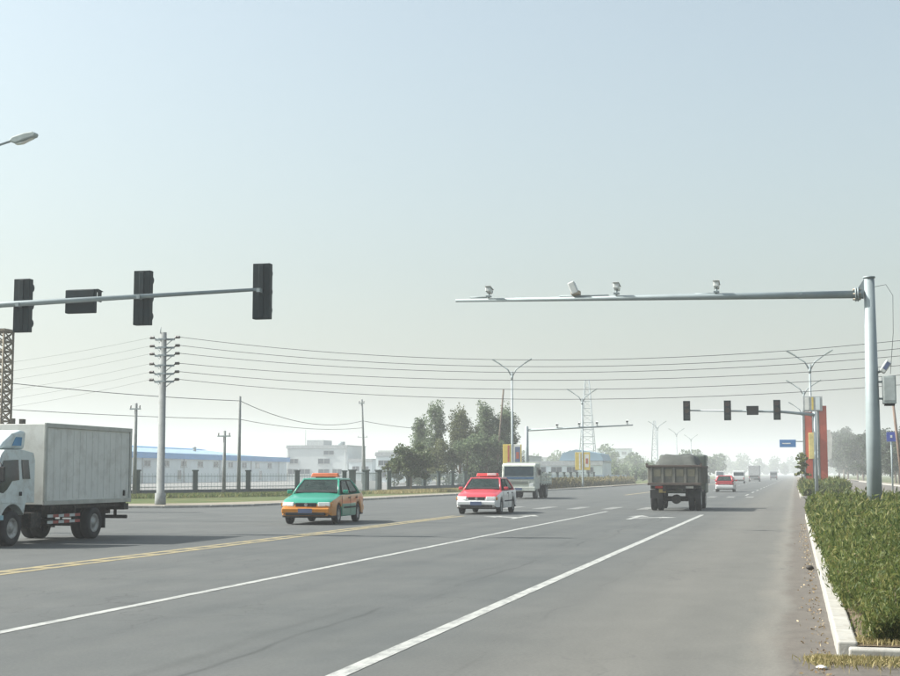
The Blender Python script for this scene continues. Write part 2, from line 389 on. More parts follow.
# ------------------------------------------------------------------ hedges
HEDGE = leaf_mat('hedge_leaf', [(.14, (.028, .052, .013)), (.40, (.078, .112, .028)), (.62, (.145, .170, .047)), (.84, (.29, .25, .095))], .45, .5, 2.6)
DRYG = leaf_mat('dry_grass', [(.15, (.15, .15, .05)), (.5, (.30, .25, .11)), (.85, (.42, .35, .19))])
GRASS = leaf_mat('grass_blade', [(.15, (.05, .09, .02)), (.5, (.10, .14, .035)), (.85, (.25, .22, .09))])
def hedge(name, label, x0, x1, y0, y1, h, dens_near, size_near, group=None, far_scale=1.0, m=HEDGE, left_near=0.0, m2=None):
    root = thing(name, label, 'hedge', ((x0 + x1) / 2, y0, .1), group=group)
    ox, oy = (x0 + x1) / 2, y0
    L = y1 - y0
    pts = []; sz = []
    n_sh = int(dens_near)
    # shoots: denser towards the near end where they show large
    u = RNG.random(n_sh) ** 1.7 * L
    xx = RNG.uniform(x0, x1, n_sh)
    # the edge of the planting wanders
    lim = x0 + left_near * np.clip(1 - u / 6, 0, 1) + .12 * np.sin(u * 1.3) * np.sin(u * .37 + 1) + .05 * np.sin(u * 4.1)
    keep = xx > lim; u, xx, lim = u[keep], xx[keep], lim[keep]
    hh = h * (.80 + .20 * RNG.random(len(u)) + .10 * np.sin(u * .9 + xx * 2) + .06 * np.sin(u * 2.9))
    hh *= np.clip(.55 + (xx - lim) * 2.2, .55, 1.0) * np.clip(.5 + u * .5, .5, 1)
    hh *= np.where(RNG.random(len(u)) < .06, 1.22, 1.0) * (.93 + .14 * np.sin(u * 6.3 + xx * 5) * np.sin(u * 3.1 - xx * 7))
    pat = np.sin(u * 1.9 + 2 * np.sin(xx * 2.3)) * np.sin(xx * 3.1 + u * .8) + .5 * np.sin(u * 5.3 + xx * 4.7)
    hh *= np.where(pat > .75, .72, 1.0)
    s_far = size_near * (1 + u / L * (far_scale - 1) * 1.0)
    k = 9
    for j in range(k):
        t = (j + RNG.random(len(u))) / k
        t = .12 + .88 * t
        lean = RNG.normal(size=(len(u), 2)) * .06
        out = np.clip(.5 - (xx - lim), 0, .5) * .22
        pts.append(np.stack([xx - ox + lean[:, 0] * t - out * t, u + lean[:, 1] * t - np.clip(.4 - u, 0, .4) * .4 * t, hh * t], 1)); sz.append(s_far)
    c = np.concatenate(pts); s = np.concatenate(sz)
    f = leaves('foliage', c, s, m, root, up=1.5, elong=4.6); f['kind'] = 'stuff'
    sel = RNG.random(len(c)) < .06
    c2 = c[sel] + RNG.normal(size=(sel.sum(), 3)) * .03; c2[:, 2] *= .97
    f2 = leaves('broad_foliage', c2, s[sel] * 1.5, m2 or m, root, up=.3, elong=1.7); f2['kind'] = 'stuff'
    # woody stems below the leaves
    mb = MB()
    for i in range(260):
        y = RNG.random() ** 1.6 * L; x = RNG.uniform(x0 + .2 + left_near, x1 - .1)
        a = (x - ox, y, -.05)
        mb.tube([a, (a[0] + random.uniform(-.08, .08), a[1] + random.uniform(-.08, .08), h * .6)], [.012, .005], 4, caps=False)
    st = mb.build('stems', BARK, root, fixn=False); st['kind'] = 'stuff'
    return root
hedge('hedge', 'low green hedge filling the near median around the camera pole', .48, 3.5, 12.8, 51.6, .75, 44000, .0135, far_scale=4.2, left_near=.12, m2=leaf_mat('hedge_dusty_leaf', [(.15, (.05, .07, .025)), (.5, (.12, .13, .05)), (.85, (.24, .19, .09))], .35, .4, 2.0))
hedge('hedge', 'low patchy hedge on the far median below the red pylon', .5, 3.4, 93.2, 150, .95, 4200, .10, far_scale=1.6)
hedge('hedge', 'low ochre shrub strip along the left road edge beyond the pale truck', -26.4, -23.6, 128, 215, .85, 3600, .14, far_scale=1.4,
      m=leaf_mat('ochre_shrub', [(.15, (.06, .075, .025)), (.5, (.15, .13, .05)), (.85, (.28, .22, .10))]))

# grass along the fence and tufts by the median nose
def grass(name, label, pts, h, m):
    c = np.asarray(pts); n = len(c); c[:, 2] += h * .4
    o = leaves(name, c, np.full(n, h * .16), m, None, up=2.2, elong=7.0)
    return tag(o, label, 'grass', kind='stuff')
def along(poly, n, wd):
    P = np.asarray(poly, float); seg = np.linalg.norm(np.diff(P, axis=0), axis=1); cum = np.r_[0, np.cumsum(seg)]
    t = RNG.random(n) * cum[-1]; i = np.clip(np.searchsorted(cum, t) - 1, 0, len(seg) - 1); f = ((t - cum[i]) / seg[i])[:, None]
    p = P[i] * (1 - f) + P[i + 1] * f + RNG.normal(size=(n, 2)) * wd
    return np.c_[p, np.full(n, .1)]
FENCE = [(-44.2, 71.0), (-42.0, 75.8), (-39.84, 80.6), (-37.85, 84.85), (-36.01, 89.38), (-34.27, 94.27), (-32.5, 99.6)]
grass('grass', 'green grass growing along the foot of the left fence', along([(-42, 71), (-37, 80.5), (-34, 87.5), (-31.2, 96)], 22000, .9), .30, GRASS)
grass('grass', 'ochre grass strip along the left roadside under the poplars', along([(-29.4, 99), (-28.2, 112), (-26.6, 125), (-25.6, 150)], 22000, .8), .30, DRYG)
pp = np.c_[np.abs(RNG.normal(.10, .50, 2600)) * RNG.choice([1, 1, 1, -.18], 2600) + .24, 12.30 - np.abs(RNG.normal(0, .30, 2600)) * RNG.random(2600), np.zeros(2600)]
pp2 = np.c_[RNG.uniform(.48, 1.9, 1300), 12.55 + np.abs(RNG.normal(0, .28, 1300)), np.full(1300, .1)]
grass('grass', 'dry straw-coloured grass around the nose of the near median', np.r_[pp, pp2], .065, DRYG)
pl = np.c_[.26 - np.abs(RNG.normal(0, .11, 420)), 11 + RNG.random(420) ** 1.5 * 34, np.full(420, .012)]
lv = leaves('fallen_leaves', pl, np.full(420, .024), leaf_mat('leaf_litter', [(.2, (.16, .10, .05)), (.5, (.30, .22, .12)), (.8, (.45, .36, .22))], .1), None, up=0, elong=1.5)
V = np.empty(len(lv.data.vertices) * 3, np.float32); lv.data.vertices.foreach_get('co', V); V = V.reshape(-1, 3); V[:, 2] = np.clip(V[:, 2], .006, .03); lv.data.vertices.foreach_set('co', V.ravel()); lv.data.update()
tag(lv, 'scattered brown leaves lying in the gutter by the kerb', 'leaves', kind='stuff')
def lump(name, label, cat, loc, r, m, squash=.6):
    mb = MB(); n = 10; V = []; F = []
    for i in range(1, 6):
        for k in range(n):
            a = math.pi * i / 6; q = 2 * math.pi * k / n; rr = r * random.uniform(.75, 1.2)
            V.append((rr * math.sin(a) * math.cos(q), rr * math.sin(a) * math.sin(q), r * squash * (1 + math.cos(a)) * .95))
    V += [(0, 0, 2 * r * squash), (0, 0, 0)]
    for i in range(4):
        for k in range(n): F.append((i * n + k, i * n + (k + 1) % n, (i + 1) * n + (k + 1) % n, (i + 1) * n + k))
    for k in range(n): F.append((50, k, (k + 1) % n)); F.append((51, 40 + (k + 1) % n, 40 + k))
    mb.add(V, F, 0, True); o = mb.build(name, m); o.location = loc
    return tag(o, label, cat)
lump('litter', 'crumpled white litter on the road beside the median corner', 'litter', (.17, 11.75, 0), .042, mat('white_plastic', (.75, .75, .73), .5), .4)
lump('stone', 'small dark stone in the gutter by the white kerb', 'stone', (.20, 23.7, 0), .07, mat('dark_stone', (.05, .045, .04), .9))

# ------------------------------------------------------------------ trees
def make_tree(name, label, loc, h, rw, kind, m, trunk_h=.25, n_leaf=3500, leaf=.22, group=None, seed=0):
    rnd = random.Random(seed); rg = np.random.default_rng(seed)
    root = thing(name, label, 'tree', loc, group=group)
    mb = MB()
    tops = []
    lean = (rnd.uniform(-.03, .03) * h, rnd.uniform(-.03, .03) * h)
    tp = [(0, 0, -.1), (lean[0] * .3, lean[1] * .3, h * .35), (lean[0] * .8, lean[1] * .8, h * .7), (lean[0], lean[1], h * .96)]
    r0 = .035 * h * (.55 if kind == 'poplar' else .7)
    mb.tube(tp, [r0, r0 * .7, r0 * .35, r0 * .08], 8)
    nl = 16 if kind == 'poplar' else 12
    for i in range(nl):
        t = trunk_h + (1 - trunk_h) * (i + rnd.random()) / nl * .92
        z = h * t; b = Vector((lean[0] * t, lean[1] * t, z)); q = i * 2.4 + rnd.uniform(-.5, .5)
        if kind == 'poplar':
            R_ = rw * (1.15 - .85 * t) * rnd.uniform(.6, 1.15); dz = R_ * rnd.uniform(.9, 1.7)
        else:
            s = (t - trunk_h) / (1 - trunk_h); R_ = rw * math.sqrt(max(.05, 1 - (s * 1.15 - .35) ** 2)) * rnd.uniform(.7, 1.1); dz = R_ * rnd.uniform(.1, .55)
        e = b + Vector((math.cos(q) * R_, math.sin(q) * R_, min(dz, h * .99 - z)))
        mid = b.lerp(e, .5) + Vector((0, 0, -.06 * R_))
        mb.tube([b, mid, e], [r0 * .32 * (1.1 - t), r0 * .2 * (1.1 - t), .01], 5, caps=False)
        for k in range(5):
            f = rnd.uniform(.35, 1.05); tops.append((b.lerp(e, f) + Vector((rnd.gauss(0, .15), rnd.gauss(0, .15), rnd.gauss(0, .15))) * rw, rnd.uniform(.6, 1.3)))
    tops.append((Vector((lean[0], lean[1], h * .95)), .8)); tops.append((Vector((lean[0], lean[1], h * .88)), .9))
    mb.build('trunk', BARK, root, fixn=False)
    per = n_leaf // len(tops); C = []
    cl = rw * (.36 if kind == 'poplar' else .30)
    for p, sc_ in tops:
        q = rg.normal(size=(per, 3)); q *= (cl * sc_ * rg.random(per) ** .45 / np.linalg.norm(q, axis=1))[:, None]
        q[:, 2] *= 1.25 if kind == 'poplar' else .75
        C.append(q + np.array(p))
    C = np.concatenate(C); C = C[C[:, 2] > .2]
    leaves('crown', C, np.full(len(C), leaf), m, root, up=.1, elong=1.5)
    return root
POP = leaf_mat('poplar_leaf', [(.12, (.06, .095, .052)), (.5, (.12, .165, .09)), (.9, (.20, .245, .135))], .55)
POPB = leaf_mat('poplar_leaf_yellowing', [(.12, (.045, .062, .024)), (.5, (.092, .110, .042)), (.9, (.15, .16, .07))], .45)
RTREE = leaf_mat('broad_leaf', [(.12, (.010, .026, .010)), (.5, (.022, .044, .016)), (.9, (.05, .075, .028))], .3)
GP = 'poplars behind the roadside fence'
pops = [(-37.6, 140, 6.9, .95, POP, 'slim sparse poplar standing leftmost in the grove above the round tree'),
        (-35.4, 139, 8.3, 1.0, POP, 'tall thin poplar second from the left in the grove'),
        (-34.0, 143, 7.6, .95, POP, 'slim poplar with see-through top third from the left in the grove'),
        (-32.9, 138, 7.5, 1.15, POPB, 'yellowing poplar in the middle of the grove'),
        (-31.6, 145, 7.2, 1.3, POP, 'lower bushy poplar just left of the tallest one'),
        (-30.6, 140, 8.2, 1.05, POP, 'tallest poplar in the grove with a dark pointed head'),
        (-29.7, 147, 7.9, 1.1, POP, 'dense poplar just right of the tallest one'),
        (-28.9, 141, 7.6, .85, POP, 'dark dense poplar rightmost in the grove behind the yellow banners')]
for i, (x, y, h, r, m, lb) in enumerate(pops):
    make_tree('poplar_tree', lb, (x, y, .1), h, r * 1.5, 'poplar', m, .12, 6000, .14, GP, 20 + i)
UND = [(-36.2, 134, 3.0, 1.9, 'low bush at the left foot of the poplar grove'), (-33.8, 133, 4.3, 2.0, 'low bush at the middle foot of the poplar grove'), (-31.2, 134, 5.0, 2.0, 'rounded bush under the tallest poplar'), (-29.4, 135, 5.0, 1.5, 'dark bush under the rightmost poplar')]
for i, (x, y, h, r, lb) in enumerate(UND): make_tree('bush', lb, (x, y, .1), h, r, 'round', POPB if i < 2 else POP, .10, 4200, .17, None, 50 + i)
make_tree('round_tree', 'small round-crowned tree with a short trunk by the left fence', (-30.2, 110, .1), 3.35, 1.75, 'round', leaf_mat('round_leaf', [(.12, (.025, .05, .018)), (.5, (.055, .085, .028)), (.9, (.12, .14, .05))]), .38, 5200, .15, None, 31)
make_tree('round_tree', 'half-hidden small tree drooping left of the round tree', (-32.2, 112, .1), 2.5, .95, 'round', POPB, .35, 1800, .15, None, 32)
rt = [(14.6, 178, 5.6), (15.0, 192, 6.4), (14.4, 210, 6.6), (15.4, 232, 7.6), (14.6, 258, 8.0), (15.5, 290, 9.4), (14.7, 325, 10.0), (15.2, 366, 11.2), (14.6, 415, 12.4), (15.4, 470, 14.4), (18.5, 230, 8.2), (20.5, 270, 9.2), (23, 320, 10.5), (12.9 + 3, 540, 17)]
for i, (x, y, h) in enumerate(rt):
    make_tree('roadside_tree', 'dark green roadside tree in the row right of the pylon', (x, y, .1), h, h * .36, 'round', RTREE, .14, 5200, .032 * h, 'roadside trees on the right', 70 + i)
make_tree('small_tree', 'small drooping yellow-green tree at the left side of the red pylon', (.52, 104, .1), 2.9, .45, 'round', GRASS, .4, 700, .13, None, 91)
# far woods: a mass that nobody could count
def woods(name, label, x0, x1, y0, y1, h, n, seed):
    rg = np.random.default_rng(seed); C = []
    for k in range(n):
        x = rg.uniform(x0, x1); y = rg.uniform(y0, y1); hh = h * rg.uniform(.55, 1.15); r = hh * .33
        q = rg.normal(size=(260, 3)); q *= (rg.random(260) ** .4 / np.linalg.norm(q, axis=1))[:, None]
        C.append(np.c_[x + q[:, 0] * r, y + q[:, 1] * r, hh * .55 + q[:, 2] * hh * .45])
    C = np.concatenate(C); o = leaves(name, C, np.full(len(C), h * .085), POP, None, 0, 1.4)
    return tag(o, label, 'woods', kind='stuff')
woods('distant_woods', 'far hazy line of trees left of the road at the horizon', -150, -26, 420, 620, 10, 60, 1)
woods('distant_woods', 'farther hazy tree belt across the end of the road', -300, 120, 1100, 1500, 17, 110, 2)
woods('distant_woods', 'hazy low scrub left of the lorry beyond the pale building', -46, -25, 250, 400, 4.2, 40, 3)
woods('distant_woods', 'distant wood behind the trees on the right', 25, 140, 420, 620, 14, 45, 4)

# ------------------------------------------------------------------ wires and poles
def sag(a, b, s, n=24):
    a = Vector(a); b = Vector(b)
    return [a.lerp(b, i / n) - Vector((0, 0, 4 * s * (i / n) * (1 - i / n))) for i in range(n + 1)]
def wire(label, a, b, s, r=.014, group=None, name='overhead_wire'):
    mb = MB(); mb.tube(sag(a, b, s), r, 5, caps=False)
    return tag(mb.build(name, WIRE, fixn=False), label, 'wire', group)
ZS = [7.98, 7.58, 7.20, 6.72, 6.32, 5.95]
def power_pole(label, loc):
    root = thing('power_pole', label, 'pole', loc)
    MB().tube([(0, 0, -.2), (0, 0, .55), (0, 0, .56), (0, 0, 8.2)], [.27, .25, .19, .15], 14).build('shaft', CONC, root)
    for z in ZS:
        mb = MB(); mb.box((0, .17, z - .1), (1.0, .07, .09)); mb.box((0, .0, z - .1), (.36, .36, .08))
        for s in (-1, 1): mb.tube([(s * .42, .17, z - .1), (s * .12, .1, z - .36)], .02, 5)
        ca = mb.build('crossarm', GALV, root)
        for s in (-1, 1):
            mb = MB()
            mb.tube([(s * .45, .17, z - .1), (s * .56, .17, z - .02), (s * .78, .17, z)], [.03, .03, .03], 6)
            for k in range(4): mb.lathe_x((s * (.58 + k * .055), .17, z), [(-.02, .02), (-.015, .075), (.02, .06), (.02, .02)], 10)
            mb.build('insulator', INSUL, ca)
    MB().tube([(-.1, -.12, 8.15), (-.1, -.12, 8.45)], .025, 6).build('top_pin', GALV, root)
    return root
PPX, PPY = -29.25, 61.6
power_pole('tall concrete power pole with six crossarms at the left road corner', (PPX, PPY, .1))
power_pole('concrete power pole at the right end of the road crossing wires', (12.4, 61.6, 0))
power_pole('concrete power pole at the far left end of the faint wires', (-72, 66, .1))
ords = ['highest', 'second highest', 'third highest', 'fourth highest', 'fifth highest', 'lowest']
for k, z in enumerate(ZS):
    wire(f'{ords[k]} of six wires sagging across the road from the power pole', (PPX + .78, PPY + .17, z + .1), (12.4 - .78, PPY + .17, z), [1.42, 1.32, 1.20, 1.07, 1.08, 1.15][k], .013, 'wires over the road')
    wire(f'{ords[k]} of six faint wires running left from the power pole', (PPX - .78, PPY + .17, z + .1), (-71.2, 66.17, z + .1), 1.55 + .07 * k, .0055, 'wires left of the power pole')
def utility_pole(label, loc, h, arm=.9, lean=(0, 0), m=CONC, r=.13, extra=None):
    root = thing('utility_pole', label, 'pole', loc)
    MB().tube([(0, 0, -.2), (lean[0], lean[1], h)], [r, r * .65], 12).build('shaft', m, root)
    if arm:
        mb = MB(); mb.box((lean[0] * .96, lean[1] * .96 - .1, h - .35), (arm, .07, .08)); c = mb.build('crossarm', GALV, root)
        for s in (-1, 1): MB().tube([(lean[0] * .96 + s * arm * .42, -.1, h - .32), (lean[0] * .96 + s * arm * .42, -.1, h - .14)], [.03, .045], 8).build('insulator', INSUL, c)
    return root
utility_pole('slim grey utility pole right behind the box truck', (-38.5, 77.5, .1), 5.7, .7)
utility_pole('tall slim utility pole in front of the blue-roofed workshop', (-35.1, 85.5, .1), 6.5, 0)
utility_pole('short utility pole with a crossarm left of the tall slim one', (-36.0, 85.2, .1), 4.25, .9)
utility_pole('utility pole with a clamp behind the green taxi', (-36.6, 118, .1), 8.0, .5, (-.35, 0))
utility_pole('leaning pole rising from the poplar grove beside the street lamp', (-29.3, 138.5, .1), 10.0, 0, (.9, 0), BARK, r=.13)
utility_pole('leaning brown pole behind the grey cabinet at the right edge', (5.75, 80, 0), 5.9, 0, (-.5, 0), WOOD, .10)
utility_pole('far hazy utility pole with crossarm beside the grey workshop', (-64, 205, .1), 7.4, 1.6, r=.16)
utility_pole('far utility pole beyond the camera gantry on the left', (-37.5, 190, .1), 7.4, 1.0, r=.14)
wire('upper service cable from the left edge to the tall slim pole', (-47, 66, 7.2), (-35.1, 85.4, 6.3), .25, .022)
wire('upper service cable from the tall slim pole to the pole behind the taxi', (-35.1, 85.6, 6.3), (-36.9, 118, 6.2), .85, .022)
wire('lower service cable from the left edge to the tall slim pole', (-47, 66, 5.45), (-35.1, 85.4, 5.1), .15, .018)
wire('lower service cable from the tall slim pole to the pole behind the taxi', (-35.1, 85.6, 5.1), (-36.85, 118, 5.6), .35, .018)
wire('service cable running right from the pole behind the taxi into the poplars', (-36.8, 118, 6.2), (-30.5, 139, 6.4), .5, .022)

# ------------------------------------------------------------------ fence
DPILL = mat('fence_pillar', (.03, .055, .05), .7, var=.2, scale=2.)
PLINTH = mat('fence_plinth', (.05, .07, .085), .8, var=.2, scale=1.)
RAIL = mat('fence_rail', (.20, .25, .25), .6)
def fence(label, pts, ph=1.62, group=None):
    root = thing('perimeter_fence', label, 'fence', (pts[0][0], pts[0][1], .1), group=group)
    o = Vector((pts[0][0], pts[0][1], 0))
    for p in pts:
        q = Vector((*p, 0)) - o
        mb = MB(); mb.box((q.x, q.y, ph / 2 - .05), (.32, .32, ph + .1), rz=.4); mb.box((q.x, q.y, ph + .05), (.42, .42, .1), rz=.4)
        mb.build('pillar', DPILL, root, bevel=.015)
    for a, b in zip(pts[:-1], pts[1:]):
        a = Vector((*a, 0)) - o; b = Vector((*b, 0)) - o; L = (b - a).length; c = (a + b) / 2; ang = math.atan2(b.y - a.y, b.x - a.x)
        MB().box((c.x, c.y, .2), (L - .4, .26, .5), rz=ang).build('plinth', PLINTH, root)
        mb = MB(); n = max(3, int(L / .28)); d = (b - a).normalized()
        for z in (.62, 1.30): mb.box((c.x, c.y, z), (L - .4, .035, .04), rz=ang)
        for k in range(1, n):
            p = a.lerp(b, k / n); mb.tube([(p.x, p.y, .44), (p.x, p.y, 1.5)], .013, 4, caps=False, smooth=False)
        mb.build('railing', RAIL, root, fixn=False)
    return root
fence('railing fence with dark pillars left of the gate at the workshop yard', FENCE)
gp = thing('yard_gate', 'dark gate pillars with a barred gate behind the green taxi', 'gate', (-32.2, 100.6, .1))
for q in ((0, 0), (.25, 2.6), (.55, 5.0)):
    mb = MB(); mb.box((q[0], q[1], .85), (.42, .42, 1.7)); mb.box((q[0], q[1], 1.74), (.52, .52, .10)); mb.build('pillar', DPILL, gp, bevel=.02)
for (a, b) in (((0, .35), (.25, 2.3)), ((.28, 2.95), (.52, 4.7))):
    mb = MB()
    for z in (.25, 1.5): mb.tube([(a[0], a[1], z), (b[0], b[1], z)], .03, 6)
    for k in range(14):
        f = k / 13; p = (a[0] + (b[0] - a[0]) * f, a[1] + (b[1] - a[1]) * f); mb.tube([(*p, .1), (*p, 1.6)], .016, 5, caps=False)
    mb.build('gate_leaf', GALV, gp, fixn=False)
F2 = [(-31.5, 108.0)] + [(-31.3 + .028 * k * 4.6, 108 + 4.6 * k) for k in range(1, 22)]
fence('railing fence with dark pillars running past the poplars along the road', F2)

# ------------------------------------------------------------------ buildings
CREAM = mat('pale_wall', (.62, .68, .69), .85, var=.07, scale=.3)
WHITEW = mat('white_wall', (.50, .53, .53), .85, var=.06, scale=.3)
BLUER = mat('blue_sheet_roof', (.015, .23, .54), .5, var=.08, scale=.4)
PALER = mat('pale_roof_sheet', (.20, .31, .39), .6, var=.1, scale=.4)
GREYR = mat('grey_parapet', (.36, .38, .38), .85)
def win(parent, c, wd, ht, n, frame_m, glass_m=WGLASS, t=.12):
    """window on a wall: frame proud of the wall, recessed pane; n is the outward horizontal normal"""
    n = Vector(n).normalized(); s = Vector((-n.y, n.x, 0)); c = Vector(c); z = Vector((0, 0, 1))
    mb = MB(); ang = math.atan2(s.y, s.x)
    for sx in (-1, 0, 1): mb.box(c + s * sx * wd / 2 + n * .02, (.08, t, ht + .08), rz=ang)
    for sz in (-1, 1): mb.box(c + z * sz * ht / 2 + n * .02, (wd, t * .9, .08), rz=ang)
    f = mb.build('window', frame_m, parent)
    mb = MB(); mb.box(c + n * .012, (wd, .05, ht), rz=ang); mb.build('pane', glass_m, f)
    mb = MB(); mb.box(c - z * (ht / 2 + .1) + n * .06, (wd + .25, .22, .09), rz=ang); mb.build('sill', GREYR, f)
# workshop with blue roof: long facade runs away from the camera
wk = thing('workshop_building', 'long low white workshop with bright blue roof edge', 'building', (-100.5, 196, .1))
A = Vector((0, 0, 0)); B = Vector((-5.1, 88, 0)); d = (B - A).normalized(); nn = Vector((d.y, -d.x, 0))
def wkp(t, off, z): p = A + d * t - nn * off; return (p.x, p.y, z)
L = 88; D = 40; A0 = -40
mb = MB(); P = [wkp(A0, 0, -.1), wkp(L, 0, -.1), wkp(L, D, -.1), wkp(A0, D, -.1), wkp(A0, 0, 4.45), wkp(L, 0, 4.45), wkp(L, D, 4.45), wkp(A0, D, 4.45)]
mb.add(P, [(3, 2, 1, 0), (4, 5, 6, 7), (0, 1, 5, 4), (1, 2, 6, 5), (2, 3, 7, 6), (3, 0, 4, 7)]); mb.build('wall', CREAM, wk)
mb = MB()
P = [wkp(A0 - .4, -.5, 4.46), wkp(L + .4, -.5, 4.46), wkp(L + .4, D + .5, 4.46), wkp(A0 - .4, D + .5, 4.46), wkp(A0 - .4, D / 2, 6.75), wkp(L + .4, D / 2, 6.75)]
mb.add(P, [(0, 1, 5, 4), (2, 3, 4, 5), (1, 2, 5), (3, 0, 4), (3, 2, 1, 0)]); rf = mb.build('roof', PALER, wk)
mb = MB(); mb.slab(wkp(A0 - .4, -.52, 4.0), wkp(L + .4, -.52, 4.0), wkp(L + .4, -.52, 4.95), wkp(A0 - .4, -.52, 4.95), .1); mb.build('eave_fascia', BLUER, rf)
mb = MB(); mb.slab(wkp(A0 - .4, D / 2 - 1.8, 6.62), wkp(L + .4, D / 2 - 1.8, 6.62), wkp(L + .4, D / 2, 6.85), wkp(A0 - .4, D / 2, 6.85), .06); mb.build('ridge_cap', BLUER, rf)
for k in range(11): win(wk, wkp(-4 + k * 8.0, 0, 3.2), 2.6, .95, nn, WHITEW)
for k in range(4): win(wk, wkp(4 + k * 22.0, 0, 1.3), 1.6, 1.6, nn, WHITEW)
for k in range(6): MB().tube([wkp(-8 + k * 18.0, -.12, 0), wkp(-8 + k * 18.0, -.12, 4.2)], .09, 6).build('downpipe', GREYR, wk)
for k in range(5):
    x_, y_, z_ = wkp(2 + k * 17.0, D / 2 - 6, 6.2); mb = MB(); mb.tube([(x_, y_, z_ - .3), (x_, y_, z_ + .5)], .35, 10); mb.tube([(x_, y_, z_ + .5), (x_, y_, z_ + .8)], [.55, .15], 10); mb.build('roof_vent', GALV, rf)
def block(name, label, x0, x1, y, depth, h, wall_m, wins, parapet=.5, cat='building'):
    o = thing(name, label, cat, (x0, y, .1)); W = x1 - x0
    MB().box((W / 2, depth / 2, h / 2 - .1), (W, depth, h + .2)).build('wall', wall_m, o)
    mb = MB(); mb.box((W / 2, -.06, h - parapet / 2), (W + .3, .3, parapet)); mb.box((W / 2, depth / 2, h + .12), (W + .3, depth + .3, .2)); mb.build('parapet', GREYR, o)
    for (u, z, ww, hh) in wins: win(o, (W * u, 0, z), ww, hh, (0, -1, 0), GREYR)
    return o
o3 = block('office_building', 'white three-storey block with few windows behind the green taxi', -111.59, -97.34, 300, 14, 7.7, WHITEW,
      [(.10, 2.0, 2.6, 1.1), (.30, 2.0, 2.6, 1.1), (.62, 4.3, 2.8, 1.2), (.62, 2.0, 2.6, 1.1), (.84, 2.0, 2.2, 1.1), (.70, 6.2, 2.4, .9), (.12, 4.3, 2.0, 1.1)])
MB().box((6, 5, 8.4), (4, 6, 1.4)).build('roof_hut', GREYR, o3)
MB().tube([(11, 6, 7.8), (11, 6, 8.8)], .8, 14).build('water_tank', GALV, o3); MB().tube([(3, 4, 8), (3, 4, 11.5)], .06, 6).build('antenna', GALV, o3)
for x in (.3, 13.95): MB().tube([(x, -.1, 0), (x, -.1, 7.4)], .08, 6).build('downpipe', GREYR, o3)
block('low_annex', 'low grey annex right of the white three-storey block', -95.58, -90.28, 296, 12, 4.6, CREAM, [(.3, 2.6, 1.6, 1.0), (.7, 2.6, 1.6, 1.0)])
block('grey_workshop', 'pale grey hall behind the round tree', -72.45, -65.8, 240, 14, 5.1, CREAM, [(.22, 3.4, 2.0, .9), (.55, 3.4, 2.0, .9), (.85, 3.4, 2.0, .9), (.3, 1.4, 1.6, 1.1)])
block('grey_workshop', 'long pale shed glimpsed between the poplar trunks', -64, -49, 262, 14, 4.7, WHITEW, [(.2, 2.6, 2.0, 1.0), (.5, 2.6, 2.0, 1.0), (.8, 2.6, 2.0, 1.0)])
rb = block('pale_factory', 'pale low factory behind the second yellow banner', -46.5, -31.5, 236, 12, 3.4, CREAM, [(.12, 2.2, 1.8, .9), (.30, 2.2, 1.8, .9), (.48, 2.2, 1.8, .9), (.66, 2.2, 1.8, .9), (.86, 2.0, 1.2, 1.2)])
mb = MB(); mb.prism([(7.6, 3.72), (15.2, 3.72), (14.6, 4.9), (10.5, 5.6), (8.2, 5.0)], 'y', .5, 11.5); mb.build('roof', PALER, rb)
YARD = mat('yard_wall', (.20, .27, .36), .85, var=.15, scale=.5)
yw = MB().box((0, 0, .62), (22, .25, 1.35)).build('yard_wall', YARD); yw.location = (-37.5, 228, .1); tag(yw, 'blue-grey yard wall in front of the pale factory', 'wall')
for k, (x, y, h, wd) in enumerate([(-168, 560, 11, 26), (-132, 640, 9, 30), (-96, 700, 14, 16), (-70, 760, 9, 24)]):
    block('distant_building', ['far hazy block left of the blue-roofed workshop ridge', 'far hazy hall above the white three-storey block', 'far hazy block behind the poplar grove', 'far hazy hall beyond the lattice tower'][k], x, x + wd, y, 14, h, CREAM, [(u, z, 2.2, 1.4) for u in (.15, .38, .62, .85) for z in np.arange(2.2, h - 1, 3.2)])

# ------------------------------------------------------------------ lattice structures
RUST = mat('weathered_paint_steel', (.20, .17, .12), .75, var=.35, scale=4., dirt=(.09, .08, .07))
def lattice(name, label, cat, loc, h, w0, w1, bays, r, m, plates=False):
    root = thing(name, label, cat, loc)
    def cw(z): return (w0 + (w1 - w0) * z / h) / 2
    co = [(-1, -1), (1, -1), (1, 1), (-1, 1)]
    for a, b in co: MB().tube([(a * cw(0), b * cw(0), -.1), (a * cw(h), b * cw(h), h)], r, 6).build('leg', m, root)
    for i in range(bays):
        z0, z1 = h * i / bays, h * (i + 1) / bays; mb = MB()
        for k in range(4):
            a, b = co[k], co[(k + 1) % 4]
            mb.tube([(a[0] * cw(z1), a[1] * cw(z1), z1), (b[0] * cw(z1), b[1] * cw(z1), z1)], r * .7, 5)
            mb.tube([(a[0] * cw(z0), a[1] * cw(z0), z0), (b[0] * cw(z1), b[1] * cw(z1), z1)], r * .55, 5)
            if plates:
                mb.tube([(b[0] * cw(z0), b[1] * cw(z0), z0), (a[0] * cw(z1), a[1] * cw(z1), z1)], r * .55, 5)
        mb.build('bracing', m, root, fixn=False)
    return root
lm = lattice('lattice_column', 'weathered steel lattice column standing behind the truck cab', 'column', (-32.05, 52, 0), 7.45, .72, .72, 18, .055, RUST, True)
MB().box((0, 0, 7.5), (.86, .86, .1)).build('cap_plate', RUST, lm)
MB().box((0, 0, 1.8), (.95, .95, 3.6)).build('footing_box', RUST, lm, bevel=.03)
lattice('lattice_tower', 'tall faint lattice power tower above the second street lamp', 'tower', (-57.5, 400, 0), 28.5, 5.2, 1.1, 14, .11, GALV)
